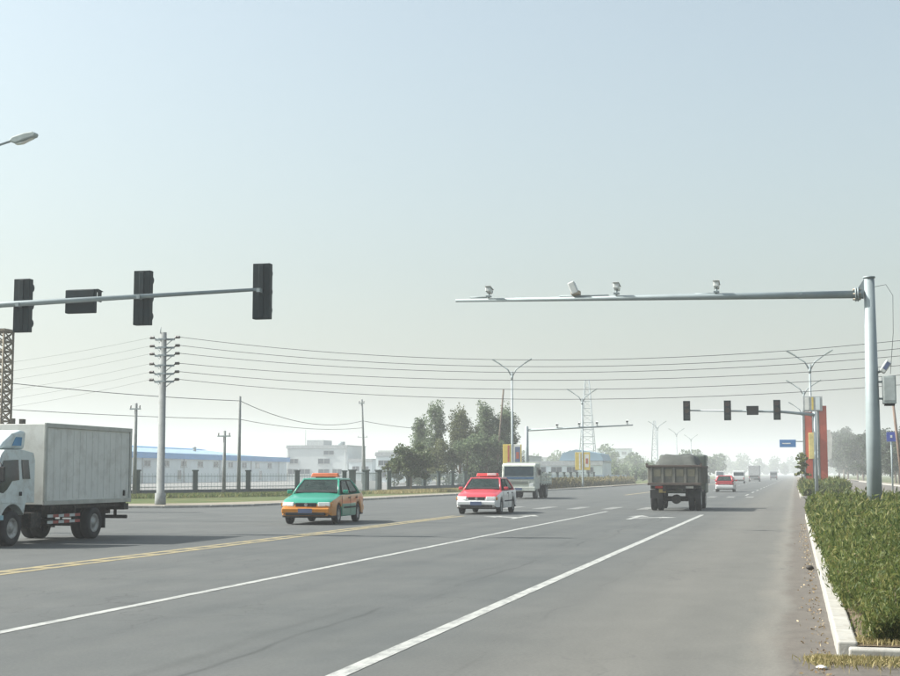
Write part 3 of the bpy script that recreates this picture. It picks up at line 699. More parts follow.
lattice('lattice_tower', 'shorter hazy lattice mast beyond the left verge', 'tower', (-50, 520, 0), 21, 3.0, .8, 10, .11, GALV)

# ------------------------------------------------------------------ street lamps
LAMPH = mat('lamp_head', (.30, .35, .34), .4, var=.15)
def lamp_post(label, loc, h=10.9, sign=None):
    root = thing('street_lamp', label, 'street lamp', loc, group='double-armed street lamps')
    MB().tube([(0, 0, -.1), (0, 0, .5), (0, 0, h - .6)], [.14, .12, .07], 12).build('pole', GALV, root)
    for s in (-1, 1):
        a = MB().tube([(0, 0, h - 1.1), (s * .35, 0, h - .45), (s * 1.05, 0, h + .05)], [.06, .055, .045], 8).build('arm', GALV, root)
        mb = MB(); mb.box((s * 1.4, 0, h + .28), (.78, .26, .12), ry=-s * .55); mb.build('lamp_head', LAMPH, a, bevel=.03)
    MB().tube([(0, 0, h - 1.3), (0, 0, h - .95)], .1, 10).build('collar', GALV, root)
    return root
YEL = mat('yellow_panel', (.62, .47, .10), .5, var=.1); PWHITE = mat('white_panel', (.68, .68, .64), .5, var=.1); PRED = mat('red_print', (.42, .09, .05), .5); PBLUE = mat('blue_print', (.10, .13, .22), .5)
def banners(root, z0, z1, wd, style):
    for s in (-1, 1):
        x = s * (.10 + wd / 2); fr = MB().box((x, 0, (z0 + z1) / 2), (wd, .16, z1 - z0)).build('banner_box', YEL if (s < 0 or style) else PWHITE, root, bevel=.02)
        if s > 0:
            MB().box((x + .02, -.084, (z0 + z1) / 2 + .05), (wd * .62, .012, (z1 - z0) * .72)).build('print', PBLUE if not style else PWHITE, fr)
            MB().box((x + .02, -.094, (z0 + z1) / 2), (wd * .34, .012, (z1 - z0) * .3)).build('print', PRED, fr)
            MB().box((x + wd * .44, -.084, (z0 + z1) / 2), (wd * .12, .012, (z1 - z0) * .98)).build('print', YEL, fr)
        else:
            MB().box((x + wd * .2, -.084, (z0 + z1) / 2), (wd * .22, .012, (z1 - z0) * .9)).build('print', PWHITE if style else PRED, fr)
    for z in (z0 + .1, z1 - .1): MB().tube([(-wd, 0, z), (wd, 0, z)], .025, 6).build('bracket', GALV, root)
l1 = lamp_post('double-armed street lamp with yellow banners right of the poplar grove', (-23.65, 119, .1)); banners(l1, 2.1, 4.0, .72, 0)
l2 = lamp_post('double-armed street lamp with yellow banners in front of the lattice tower', (-23.3, 158, .1), 10.6); banners(l2, 1.9, 3.9, .74, 1)
lamp_post('third double-armed street lamp along the left roadside', (-25.0, 266, .1)); lamp_post('fourth double-armed street lamp along the left roadside', (-25.0, 310, .1)); lamp_post('fifth, faint double-armed street lamp along the left roadside', (-25.4, 360, .1))
lamp_post('double-armed street lamp rising above the red pylon', (1.30, 111.5, .1), 10.5); lamp_post('second, smaller double-armed street lamp on the median beyond the red pylon', (1.05, 147, .1), 10.5); lamp_post('faint distant double-armed street lamp on the far median', (1.1, 190, .1), 10.4)
sl = thing('street_lamp', 'single street lamp head reaching in at the upper left edge', 'street lamp', (-28.4, 42, 0))
MB().tube([(0, 0, -.1), (0, 0, 11.9)], [.15, .09], 12).build('pole', GALV, sl)
am = MB().tube([(0, 0, 11.6), (.3, 0, 12.15), (1.2, 0, 12.5), (2.75, 0, 12.88)], [.06, .055, .045, .04], 8).build('arm', GALV, sl)
prof = [(2.62, -.02), (2.75, .12), (3.2, .24), (3.52, .27), (3.66, .20), (3.62, .08), (3.2, -.02), (2.9, -.12)]
mb = MB(); mb.prism([(x, 12.86 + z) for x, z in prof], 'y', -.13, .13); lh = mb.build('lamp_head', LAMPH, sl, bevel=.05, seg=3)
mb = MB(); mb.prism([(x, 12.86 + z) for x, z in [(2.86, -.13), (3.2, -.06), (3.5, .04), (3.4, .01), (3.1, -.12)]], 'y', -.1, .1); mb.build('lens', LAMPG, lh, bevel=.02)

# ------------------------------------------------------------------ traffic signals
LENS = {c: mat('lens_' + c, k, .3, var=.1) for c, k in (('red', (.04, .010, .010)), ('amber', (.045, .026, .008)), ('green', (.008, .034, .026)))}
def signal_head(parent, x, z, h=1.42, wd=.46, face=1, y=0, hz=0):
    """three-aspect head on an arm; face=+1 looks along +Y"""
    mb = MB(); dp = .20
    yo = y + face * .18
    mb.box((x, yo, z), (wd, dp, h)); mb.box((x, yo - face * (dp / 2 + .01), z), (wd * .30, .03, h * .96))
    hd = mb.build('signal_head', DGREY, parent, bevel=.035, seg=3)
    for k, c in enumerate(('red', 'amber', 'green')):
        zc = z + (1 - k) * h / 3; f = yo + face * dp / 2; r = wd * .36
        mb = MB(); n = 14; V = []; F = []
        for i in range(n + 1):
            q = R(-25) + R(230) * i / n
            for (dy, rr) in ((0, r + .02), (.15 + .04 * math.sin(q), r + .015)): V.append((x + rr * math.cos(q), f + face * dy, zc + rr * math.sin(q)))
        for i in range(n): F.append((2 * i, 2 * i + 1, 2 * i + 3, 2 * i + 2))
        mb.add(V, F, 0, True); mb.build('visor', DGREY, hd, fixn=False)
        mb = MB(); V = [(x + r * math.cos(2 * math.pi * i / 18), f + face * .012, zc + r * math.sin(2 * math.pi * i / 18)) for i in range(18)] + [(x, f + face * .03, zc)]
        mb.add(V, [(i, (i + 1) % 18, 18) for i in range(18)], 0, True); mb.build('lens', LENS[c], hd, fixn=False)
    mb = MB()
    mb.box((x, y - face * .0, z), (.09, .26, .10)); mb.build('clamp', GALV, hd)
    return hd
def counter_box(parent, x, z, wd, ht, face, y=0):
    yo = y + face * .17
    mb = MB(); mb.box((x, yo, z), (wd, .18, ht)); hd = mb.build('countdown_display', DGREY, parent, bevel=.025)
    mb = MB(); f = yo + face * .09; mb.box((x, f + face * .14, z + ht / 2 + .0), (wd + .03, .28, .02), rx=-face * .12)
    for s in (-1, 1): mb.box((x + s * (wd / 2 + .01), f + face * .1, z + ht * .25), (.015, .2, ht * .5))
    mb.build('visor', DGREY, hd); MB().box((x, f + face * .004, z), (wd * .86, .012, ht * .8)).build('screen', BLACK, hd)
    return hd
sm = thing('signal_mast', 'grey signal mast arm reaching in from the left with four dark heads', 'traffic lights', (-25.5, 33, 0))
MB().tube([(0, 0, -.1), (0, 0, 6.5)], [.19, .14], 16).build('pole', GALV, sm)
MB().tube([(0, 0, 5.78), (5, 0, 6.02), (12.35, 0, 6.20)], [.11, .082, .042], 14).build('arm', GALV, sm)
for px, zz in ((12.45, 6.19), (9.15, 6.12), (5.68, 6.02)): signal_head(sm, px, zz - .02, face=1)
counter_box(sm, 7.38, 6.06, .84, .62, 1)
sp = thing('signal_mast', 'smaller signal mast over the right carriageway beside the red pylon', 'traffic lights', (1.30, 91, 0))
MB().tube([(0, 0, -.1), (0, 0, 5.45)], [.12, .09], 14).build('pole', GALV, sp)
MB().tube([(0, 0, 5.25), (-2.2, 0, 5.48), (-8.1, 0, 5.62)], [.10, .08, .045], 12).build('arm', GALV, sp)
for px in (-7.95, -5.38, -2.31): signal_head(sp, px, 5.58, h=1.26, wd=.44, face=-1)
counter_box(sp, -3.82, 5.55, .72, .55, -1)

# ------------------------------------------------------------------ camera gantries
CAMW = mat('camera_housing', (.55, .57, .55), .4, var=.1); CAMT = mat('flash_lamp_tan', (.34, .29, .22), .5)
def cctv(parent, x, z, face=-1, s=1., name='camera'):
    """bullet camera on a short bracket on top of the arm"""
    b = MB(); b.box((x, 0, z + .05 * s), (.16 * s, .16 * s, .05 * s)); b.tube([(x, 0, z), (x, 0, z + .18 * s)], .03 * s, 8)
    br = b.build('camera_bracket', GALV, parent)
    mb = MB(); mb.box((x, face * .02, z + .24 * s), (.15 * s, .42 * s, .15 * s), rx=.12 * -face); c = mb.build('camera_body', CAMW, br, bevel=.02)
    mb = MB(); mb.tube([(x, face * .22 * s, z + .235 * s), (x, face * .30 * s, z + .225 * s)], .075 * s, 12); mb.build('camera_lens', BLACK, br)
    mb = MB(); mb.box((x, face * .06, z + .33 * s), (.19 * s, .56 * s, .02 * s), rx=.12 * -face); mb.build('camera_hood', CAMW, br)
GX, GY = 2.03, 39.0
gn = thing('camera_gantry', 'tall grey steel camera mast with a long arm over the right lanes', 'camera mast', (GX, GY, .1))
MB().tube([(0, 0, -.15), (.02, 0, 2.6), (.03, 0, 6.72)], [.20, .19, .135], 16).build('pole', GALV, gn)
MB().tube([(.03, 0, 6.70), (.03, 0, 6.74)], .16, 16).build('pole_cap', GALV, gn)
MB().box((0, 0, -.0), (.6, .6, .05)).build('base_plate', GALV, gn, bevel=.01)
AZ0, AZ1, AX1 = 6.27, 6.43, -11.42
MB().tube([(-.34, 0, AZ0), (-4, 0, AZ0 + .055), (AX1, 0, AZ1)], [.105, .09, .045], 14).build('arm', GALV, gn)
mb = MB(); mb.tube([(-.12, 0, AZ0 - .005), (-.30, 0, AZ0)], .12, 12); fl = mb.build('arm_stub', GALV, gn)
for xx in (-.27, -.33): mb = MB(); mb.tube([(xx - .02, 0, AZ0), (xx + .02, 0, AZ0)], .19, 16); mb.build('flange', GALV, fl)
for k in range(6):
    q = k * math.pi / 3; MB().tube([(-.40, .15 * math.cos(q), AZ0 + .15 * math.sin(q)), (-.20, .15 * math.cos(q), AZ0 + .15 * math.sin(q))], .022, 6).build('bolt', CAMT, fl)
mb = MB(); mb.prism([(-.30, AZ0 + .12), (-.10, AZ0 + .12), (-.10, AZ0 + .42)], 'y', -.02, .02); mb.build('gusset', GALV, fl)
def arm_z(x): return AZ0 + (AZ1 - AZ0) * (-x) / (-AX1) + .06
cctv(gn, -4.02, arm_z(-4) + .02, 1, .95); cctv(gn, -6.78, arm_z(-6.8) + .02, 1, .95); cctv(gn, -10.45, arm_z(-10.5), 1, .9)
# big flash unit tipped upwards
mb = MB(); mb.tube([(-7.98, 0, arm_z(-8)), (-7.98, 0, arm_z(-8) + .12)], .05, 8); br = mb.build('flash_bracket', CAMT, gn)
mb = MB(); mb.box((-8.0, 0, arm_z(-8) + .24), (.20, .26, .36), ry=-.4); mb.build('flash_body', CAMW, br, bevel=.03)
mb = MB(); mb.box((-7.93, -.0, arm_z(-8) + .10), (.26, .24, .12)); mb.build('flash_base', CAMT, br, bevel=.02)
for x0, x1 in ((-8.4, -7.0), (-4.6, -4.1), (-11.0, -10.5)): MB().tube([(x0, -.02, arm_z(x0) + .02), (x1, -.02, arm_z(x1) + .02)], .018, 6).build('cable_run', GALV, gn)
# clamp camera and cabinet on the pole
cb = MB().box((.46, .02, 3.68), (.34, .34, .74)).build('control_cabinet', mat('cabinet_grey', (.36, .40, .39), .5), gn, bevel=.02)
MB().box((.46, .02, 3.285), (.26, .26, .05)).build('cabinet_base', BLACK, cb); MB().box((.46, -.155, 3.7), (.28, .015, .62)).build('cabinet_door', mat('cabinet_door', (.40, .44, .43), .5), cb, bevel=.004)
for z in (3.45, 3.9): MB().box((.24, .02, z), (.14, .1, .05)).build('cabinet_strap', GALV, cb)
mb = MB(); mb.tube([(.18, 0, 4.15), (.30, -.05, 4.2)], .03, 8); b2 = mb.build('lamp_bracket', GALV, gn)
mb = MB(); mb.box((.38, -.05, 4.30), (.17, .22, .36), ry=.6); mb.build('flood_lamp', CAMW, b2, bevel=.03); MB().box((.405, -.155, 4.315), (.10, .03, .22), ry=.6).build('flood_lens', PBLUE, b2)
MB().tube([(.10, 0, 6.45), (.45, -.1, 6.5), (.62, -.1, 6.2), (.6, -.1, 5.2), (.5, -.05, 4.1)], .007, 5, caps=False).build('loose_cable', WIRE, gn)
g2 = thing('camera_gantry', 'distant camera gantry with its arm reaching right beyond the pale truck', 'camera mast', (-23.5, 125, .1))
MB().tube([(0, 0, -.1), (0, 0, 5.75)], [.20, .15], 12).build('pole', GALV, g2)
MB().tube([(0, 0, 5.40), (9.6, 0, 5.78)], [.11, .05], 10).build('arm', GALV, g2)
for x in (2.8, 4.8, 6.4, 9.1): cctv(g2, x, 5.40 + .04 * x + .08, -1, 1.1)

# ------------------------------------------------------------------ pylon, signs, banners on the right
REDP = mat('red_column_paint', (.42, .085, .05), .6, var=.15, scale=1.)
py = thing('advertising_pylon', 'twin red column pylon with a grey box on top by the median', 'pylon', (1.5, 109, .1))
for x0, x1, zt in ((-.70, -.17, 6.1), (.36, .90, 6.55)):
    c = MB().box(((x0 + x1) / 2, 0, zt / 2), (x1 - x0, .6, zt)).build('red_column', REDP, py, bevel=.02)
    MB().box((x0 - .075, 0, zt / 2), (.13, .62, zt + .05)).build('column_edge', CONC, c)
tb = MB().box((-.1, -.05, 6.72), (1.42, .75, 1.12)).build('top_box', GREYR, py, bevel=.02)
for x, wd, m in ((-.5, .30, PWHITE), (-.10, .14, YEL), (.28, .3, CREAM)): MB().box((x, -.43, 6.72), (wd, .02, .95)).build('box_panel', m, tb)
MB().box((-.06, .1, 3.0), (.12, .2, 6.0)).build('pale_strip', PWHITE, py)
MB().box((-.20, -.45, 3.55), (.50, .2, 1.95)).build('yellow_panel', mat('pale_yellow_panel', (.68, .56, .22), .5), py, bevel=.02)
for z in (2.8, 4.3): MB().box((-.2, -.33, z), (.4, .1, .06)).build('panel_bracket', GALV, py)
mb = MB(); mb.box((.15, 0, .2), (2.4, 1.1, .6)); mb.build('plinth', CONC, py, bevel=.03)
BSIGN = mat('blue_sign', (.03, .16, .40), .4, var=.1)
bs = thing('road_sign', 'blue road sign on an arm left of the red pylon', 'road sign', (1.0, 141, .1))
MB().tube([(0, 0, -.1), (0, 0, 5.2)], .09, 10).build('pole', GALV, bs); MB().tube([(0, 0, 4.6), (-2.4, 0, 4.65)], .05, 8).build('arm', GALV, bs)
p = MB().box((-1.62, -.08, 4.42), (1.55, .05, .74)).build('sign_panel', BSIGN, bs, bevel=.01); MB().box((-1.75, -.108, 4.42), (.8, .008, .10)).build('print', PWHITE, p); pass
fb = thing('flag_banner', 'tall white banner on a post right of the red pylon', 'banner', (2.35, 115, .1))
MB().tube([(0, 0, -.1), (0, 0, 5.1)], .05, 8).build('pole', GALV, fb); mb = MB(); mb.prism([(.07, 2.5), (.50, 2.7), (.58, 4.3), (.42, 4.95), (.07, 4.9)], 'y', -.03, .03); mb.build('banner', PWHITE, fb)
rs = thing('road_sign', 'small blue square sign at the right edge behind the camera pole', 'road sign', (5.78, 90, 0))
MB().tube([(0, 0, -.1), (0, 0, 4.1)], .05, 8).build('pole', GALV, rs); p = MB().box((0, -.07, 3.82), (.55, .03, .58)).build('sign_panel', mat('violet_blue_sign', (.06, .09, .36), .4), rs, bevel=.005); MB().box((0, -.09, 3.84), (.12, .006, .16)).build('print', PWHITE, p)
lb = thing('light_box_sign', 'slim red and white light box just left of the camera pole', 'sign', (3.12, 60.3, 0))
MB().box((0, 0, 1.55), (.26, .3, 3.1)).build('box', PWHITE, lb, bevel=.02); MB().box((-.06, -.155, 1.75), (.12, .02, 2.5)).build('red_strip', mat('red_strip', (.55, .08, .06), .5), lb); MB().box((0, 0, .04), (.5, .5, .12)).build('foot', CONC, lb)

# ------------------------------------------------------------------ vehicles
def wheel(parent, x, y, r, wd, side, rim=RIM, dual=False):
    """axle along X; side=+1 shows its face to +X"""
    prof = [(-wd / 2, r * .60), (-wd / 2, r * .90), (-wd * .40, r * .985), (-wd * .2, r), (wd * .2, r), (wd * .40, r * .985), (wd / 2, r * .90), (wd / 2, r * .60), (wd * .38, r * .56)]
    w_ = MB().lathe_x((x, y, r), [(a * side, b) for a, b in prof], 28).build('wheel', BLACK, parent)
    pr = [(wd * .40, r * .60), (wd * .47, r * .57), (wd * .30, r * .48), (wd * .22, r * .30), (wd * .42, r * .20), (wd * .44, .001)]
    MB().lathe_x((x, y, r), [(a * side, b) for a, b in pr], 20).build('rim', rim, w_)
    return w_
def body_loft(L, W, zt, arches, zb=.22, n=72, arch_r=.36, end_taper=.1, arch_z=.30):
    """lower car body: rounded sections along Y (front at -Y) with wheel arches cut by a rising sill line"""
    ys = set(np.linspace(-L / 2, L / 2, n))
    for a in arches:
        for q in np.linspace(0, math.pi, 15): ys.add(a + arch_r * math.cos(q))
        ys.add(a - arch_r - .004); ys.add(a + arch_r + .004)
    ys = sorted(ys); V = []; F = []; rings = []
    for y in ys:
        e = min(1, (L / 2 - abs(y)) / .55); hw = W / 2 * (1 - end_taper * (1 - e) ** 2) - .05 * max(0, 1 - (L / 2 - abs(y)) / .12) ** 2
        b = zb
        for a in arches:
            d = abs(y - a)
            if d < arch_r: b = max(b, arch_z + math.sqrt(arch_r ** 2 - d ** 2))
        t = zt(y); en = max(0, 1 - (L / 2 - abs(y)) / .12) ** 2; t -= .06 * en
        bb = b + (.05 * en if b == zb else 0)
        half = [(0, t + .035), (hw * .5, t + .028), (hw * .86, t + .002), (hw * .955, t - .035), (hw * .99, t - .10), (hw, t - .10 - (t - .10 - bb) * .35), (hw, bb + .06), (hw * .985, bb + .01), (hw * .90, bb), (0, bb)]
        ring = half + [(-x, z) for x, z in half[-2:0:-1]]
        rings.append([(x, y, z) for x, z in ring])
    m = len(rings[0])
    for r_ in rings: V += r_
    for i in range(len(ys) - 1):
        for k in range(m): F.append((i * m + k, i * m + (k + 1) % m, (i + 1) * m + (k + 1) % m, (i + 1) * m + k))
    F.append(tuple(range(m))); F.append(tuple(range((len(ys) - 1) * m, len(ys) * m)))
    return V, F
def interp(tab):
    xs, zs = zip(*tab); return lambda y: float(np.interp(y, xs, zs))
def pane(mb, q, u0, u1, v0, v1, off=.006, t=.006):
    """slab on the quad q (bl, br, tr, tl) between u,v fractions, pushed out along the normal"""
    bl, br, tr, tl = map(Vector, q)
    def P(u, v): return bl.lerp(br, u).lerp(tl.lerp(tr, u), v)
    a, b, c, d = P(u0, v0), P(u1, v0), P(u1, v1), P(u0, v1); n = (b - a).cross(d - a).normalized()
    mb.slab(a + n * off, b + n * off, c + n * off, d + n * off, t)
def sedan(name, label, cat, loc, rz, paint, upper, lower_mid, L=4.35, W=1.68, sign=None, plate=PBLUE, estate=False):
    root = thing(name, label, cat, loc, rz)
    fa, ra = -L / 2 + .83, L / 2 - .98
    zt = interp([(-L / 2, .66), (-L / 2 + .12, .72), (-1.9, .78), (-1.0, .93), (0, .93), (1.45, .95), (1.7, .985), (L / 2 - .1, .96), (L / 2, .86)])
    V, F = body_loft(L, W, zt, (fa, ra))
    mb = MB(); mb.add(V, F, 0, True)
    for k, f in enumerate(mb.f):
        c = sum((Vector(mb.v[i]) for i in f), Vector()) / len(f); top = zt(c.y)
        if c.z > top - .06: mb.mi[k] = 1
        elif c.z < .25 and abs(c.x) < W * .4: mb.mi[k] = 3
        elif abs(c.x) > W * .46 and c.z < .56 and fa + .3 < c.y < ra - .3: mb.mi[k] = 2
        elif c.z < .34: mb.mi[k] = 3
    b = mb.build('body', [paint, upper, lower_mid, CHASSIS], root)
    mo = b.modifiers.new('edges', 'EDGE_SPLIT'); mo.split_angle = R(38)
    # greenhouse
    y0, y1, y2, y3 = -1.02, -.36, (.95 if not estate else 1.55), (1.62 if not estate else 2.0)
    zb_, zr = .94, 1.40; wb, wt = W / 2 - .07, W / 2 - .25
    fl, fr, rl, rr = (-wb, y0, zb_), (wb, y0, zb_), (-wb, y3, zb_), (wb, y3, zb_)
    tfl, tfr, trl, trr = (-wt, y1, zr), (wt, y1, zr), (-wt, y2, zr), (wt, y2, zr)
    mb = MB(); mb.box((0, (y1 + y2) / 2, zr - .035), (2 * wt + .06, y2 - y1 + .10, .09)); roof = mb.build('roof', upper, root, bevel=.04, seg=4)
    for a_, b_ in ((fl, tfl), (fr, tfr), (rl, trl), (rr, trr)):
        mb = MB(); a_, b_ = Vector(a_), Vector(b_); back = a_.y > 0; k_ = Vector((-.035 if a_.x > 0 else .035, 0, 0))
        mb.tube([a_ + k_ + Vector((0, 0, -.05)), a_.lerp(b_, .5) + k_, b_ + k_ * .8 + Vector((0, 0, -.03))], [.05 if not back else .09, .042 if not back else .075, .045], 8); mb.build('pillar', upper, roof)
    for s in (-1, 1):
        mb = MB(); ym = .12; mb.tube([(s * (wb - .03), ym, zb_ - .05), (s * (wt - .02), ym + .05, zr - .04)], .04, 6); mb.build('pillar', BLACK, roof)
    INT = mat('car_interior', (.035, .036, .038), .9); SEAT = mat('car_seat_cover', (.22, .23, .22), .9, var=.2)
    MB().box((0, (y0 + y3) / 2, zb_ + .028), (2 * wb - .12, y3 - y0 - .14, .02)).build('cabin_floor', INT, root)
    MB().box((0, y0 + .22, zb_ + .05), (2 * wb - .2, .30, .10)).build('dashboard', INT, root, bevel=.03)
    for sx in (-.36, .36):
        for yy in (-.02, .92 if not estate else 1.0):
            st_ = MB().box((sx, yy, zb_ + .12), (.48, .12, .22), rx=-.15).build('seat', SEAT, root, bevel=.04); MB().box((sx, yy + .03, zb_ + .29), (.26, .09, .15), rx=-.1).build('headrest', SEAT, st_, bevel=.03)
    mb = MB(); mb.tube([(.36 + .17 * math.cos(q), y0 + .48 + .05 * math.sin(q), zb_ + .09 + .16 * math.sin(q)) for q in np.linspace(0, 2 * math.pi, 17)], .015, 5, caps=False); mb.build('steering_wheel', BLACK, root)
    mb = MB(); mb.box((0, (y1 + y2) / 2, zr + .005), (2 * wt - .22, y2 - y1 - .12, .03)); mb.build('roof_panel', upper, roof, bevel=.012)
    def glazed(nm, q, *uv):
        m_ = MB(); pane(m_, q, *uv, off=.012, t=.004); g_ = m_.build(nm, CLEAR, root)
        bl, br, tr_, tl = map(Vector, q); P_ = lambda u, v: bl.lerp(br, u).lerp(tl.lerp(tr_, u), v)
        nn_ = (br - bl).cross(tl - bl).normalized() * .012; cs = [P_(uv[0], uv[2]) + nn_, P_(uv[1], uv[2]) + nn_, P_(uv[1], uv[3]) + nn_, P_(uv[0], uv[3]) + nn_]
        m_ = MB()
        for i_ in range(4): m_.tube([cs[i_], cs[(i_ + 1) % 4]], .014, 5)
        m_.build('window_seal', BLACK, g_, fixn=False)
        return g_
    glazed('windscreen', (fl, fr, tfr, tfl), .06, .94, .06, .88); glazed('rear_window', (rr, rl, trl, trr), .08, .92, .12, .88)
    for q, s in (((fr, rr, trr, tfr), 1), ((rl, fl, tfl, trl), -1)):
        a, b_ = (.07, .46) if s > 0 else (.54, .93); glazed('side_window', q, a, b_, .10, .86)
        a, b_ = (.51, .88) if s > 0 else (.12, .49); glazed('side_window', q, a, b_, .10, .86)
    # doors: shut lines as thin dark strips, handles
    for s in (-1, 1):
        for y in (-.98, .12, .98 if not estate else 1.05):
            mb = MB(); mb.box((s * (W / 2 - .001), y, .58), (.008, .014, .56)); mb.build('door_seam', BLACK, root)
        for y in (-.08, .90): mb = MB(); mb.box((s * (W / 2 + .008), y, .80), (.03, .17, .035)); mb.build('door_handle', BLACK, root, bevel=.008)
        mb = MB(); mb.box((s * (W / 2 + .07), -.80, .99), (.17, .09, .12)); mb.build('wing_mirror', upper, root, bevel=.025)
        mb = MB(); mb.box((s * (W / 2 - .002), .1, .50), (.02, 1.7, .05)); mb.build('side_moulding', BLACK, root, bevel=.006)
        # lamps
        mb = MB(); mb.box((s * .56, -L / 2 + .06, .615), (.38, .12, .14), rz=s * .16, rx=-.25); mb.build('headlight', LAMPG, root, bevel=.025)
        mb = MB(); mb.box((s * .775, -L / 2 + .13, .61), (.06, .16, .12)); mb.build('indicator', mat('amber_lens', (.5, .2, .03), .3), root, bevel=.015)
        mb = MB(); mb.box((s * .60, L / 2 - .02, .72), (.34, .07, .17), rz=-s * .1); mb.build('tail_light', RED_L, root, bevel=.02)
        mb = MB(); mb.tube([(s * .5, y0 + .08, .985), (s * .05, y0 + .26, 1.11)], .010, 5); mb.build('wiper', BLACK, root)
        wheel(root, s * (W / 2 - .10), fa, .30, .18, s); wheel(root, s * (W / 2 - .10), ra, .30, .18, s)
    mb = MB(); mb.box((0, -L / 2 + .012, .61), (.66, .06, .12)); g = mb.build('grille', BLACK, root, bevel=.01)
    mb = MB(); mb.tube([(0, -L / 2 - .03, .61), (0, -L / 2 + .02, .61)], .055, 12); mb.build('emblem', mat('chrome', (.6, .6, .6), .2, .8), g)
    mb = MB(); mb.box((0, -L / 2 - .02, .43), (W * .90, .16, .17)); bp = mb.build('front_bumper', paint, root, bevel=.04, seg=3)
    mb = MB(); mb.box((0, -L / 2 - .045, .335), (W * .74, .13, .10)); mb.build('air_intake', BLACK, bp, bevel=.015)
    mb = MB(); mb.box((0, -L / 2 - .112, .43), (.44, .015, .14)); mb.build('number_plate', plate, bp)
    mb = MB(); mb.box((0, L / 2 + .01, .45), (W * .92, .16, .2)); rb_ = mb.build('rear_bumper', paint, root, bevel=.04, seg=3)
    mb = MB(); mb.box((0, L / 2 + .02, .68), (.44, .03, .14)); mb.build('number_plate', plate, rb_)
    mb = MB(); mb.box((0, 0, .27), (W * .8, L * .9, .12)); mb.build('underbody', CHASSIS, root)
    if sign:
        sgm, base = sign
        mb = MB(); mb.box((0, .12, zr + .04), (.62, .16, .03)); bx_ = mb.build('sign_bracket', BLACK, root)
        mb = MB(); mb.box((0, .12, zr + .115), (.92, .24, .13), taper=(.92, .7)); mb.build('taxi_sign', sgm, bx_, bevel=.02)
        if base: mb = MB(); mb.box((.18, .10, zr + .13), (.36, .25, .09)); mb.build('sign_face', base, bx_, bevel=.01)
    return root
TEAL = mat('green_car_paint', (.015, .235, .155), .32, var=.06, coat=.4); ORANGE = mat('orange_car_paint', (.48, .18, .010), .35, var=.08, coat=.4)
CRED = mat('red_car_paint', (.48, .045, .06), .32, var=.06, coat=.4); CWHITE = mat('white_car_paint', (.62, .63, .62), .32, var=.05, coat=.4)
CSILV = mat('silver_car_paint', (.45, .46, .46), .35, .3)
sedan('taxi', 'green taxi with orange lower sides and a red roof sign', 'taxi', (-14.72, 43.05, 0), R(4), ORANGE, TEAL, TEAL, sign=(mat('orange_red_sign', (.55, .14, .06), .4), None))
sedan('taxi', 'red taxi with white lower body and a red and white roof sign', 'taxi', (-11.95, 55.0, 0), R(1.0), CWHITE, CRED, CWHITE, sign=(mat('red_roof_sign', (.55, .06, .06), .4), PWHITE))
fc = sedan('hatchback_car', 'small red and white car driving away beyond the dark lorry', 'car', (-5.92, 125.6, 0), R(180), CWHITE, CRED, CWHITE, W=1.62, L=4.0, plate=PWHITE, estate=True)
mb = MB(); mb.box((0, 2.03, .80), (1.3, .05, .28)); mb.build('red_tailgate', CRED, fc, bevel=.02)
sedan('estate_car', 'dark distant car coming down the left lanes beyond the junction', 'car', (-15.4, 250, 0), 0, mat('dark_car_paint', (.05, .055, .06), .35), mat('dark_car_paint', (0, 0, 0)), mat('dark_car_paint', (0, 0, 0)), estate=True)

# --- white box truck at the left edge (front towards -Y)
TWHITE = mat('truck_white', (.56, .62, .61), .4, var=.07, scale=1.5, dirt=(.36, .37, .34))
BOXG = mat('box_panel_grey', (.62, .625, .585), .6, var=.05, scale=.9, dirt=(.47, .46, .42))
bt = thing('box_truck', 'white box truck with grey cargo box at the left edge', 'truck', (-17.35, 28.5, 0))
XW = .95                                    # half width; the +X side faces the camera
cabp = [(-2.10, .42), (-2.12, .95), (-2.05, 1.25), (-1.62, 1.98), (-1.50, 2.07), (-.78, 2.08), (-.32, 2.02), (-.25, 1.85), (-.24, .92), (-.60, .92)]
ac, ar = -1.12, .52
cabp += [(ac + ar * math.cos(q), .38 + ar * math.sin(q)) for q in np.linspace(.55, math.pi - .1, 14)] + [(ac - ar - .01, .42)]
mb = MB(); mb.prism(cabp, 'x', -XW + .06, XW - .06); cab = mb.build('cab', TWHITE, bt, bevel=.07, seg=4)
X = XW - .055
def tside(nm, poly, m, off, t, bevel=0, par=None): mb = MB(); mb.prism(poly, 'x', X + off, X + off + t); return mb.build(nm, m, par or bt, bevel=bevel)
dr = tside('door', [(-1.98, .98), (-1.96, 1.22), (-1.60, 1.93), (-.88, 1.95), (-.80, 1.36), (-.72, .98), (-.72, .90), (-1.7, .93)], TWHITE, -.004, .012, .006)
tside('side_window', [(-1.86, 1.18), (-1.56, 1.84), (-.98, 1.86), (-.92, 1.42), (-1.20, 1.40), (-1.40, 1.22), (-1.55, 1.14)], GLASS, .010, .008, 0, dr)
tside('quarter_window', [(-.76, 1.44), (-.83, 1.86), (-.55, 1.86), (-.46, 1.44)], GLASS, .004, .008, 0)
mb = MB(); mb.box((X + .02, -.86, 1.12), (.03, .09, .09)); mb.build('door_handle', BLACK, dr, bevel=.01)
for s in (-1, 1):
    mb = MB(); mb.tube([(s * (X + .02), -1.82, 1.85), (s * (X + .22), -1.98, 1.75), (s * (X + .22), -1.98, 1.35)], .012, 6); mr = mb.build('mirror_arm', BLACK, bt); mb = MB(); mb.box((s * (X + .22), -1.97, 1.55), (.16, .05, .32)); mb.build('mirror', BLACK, mr, bevel=.02)
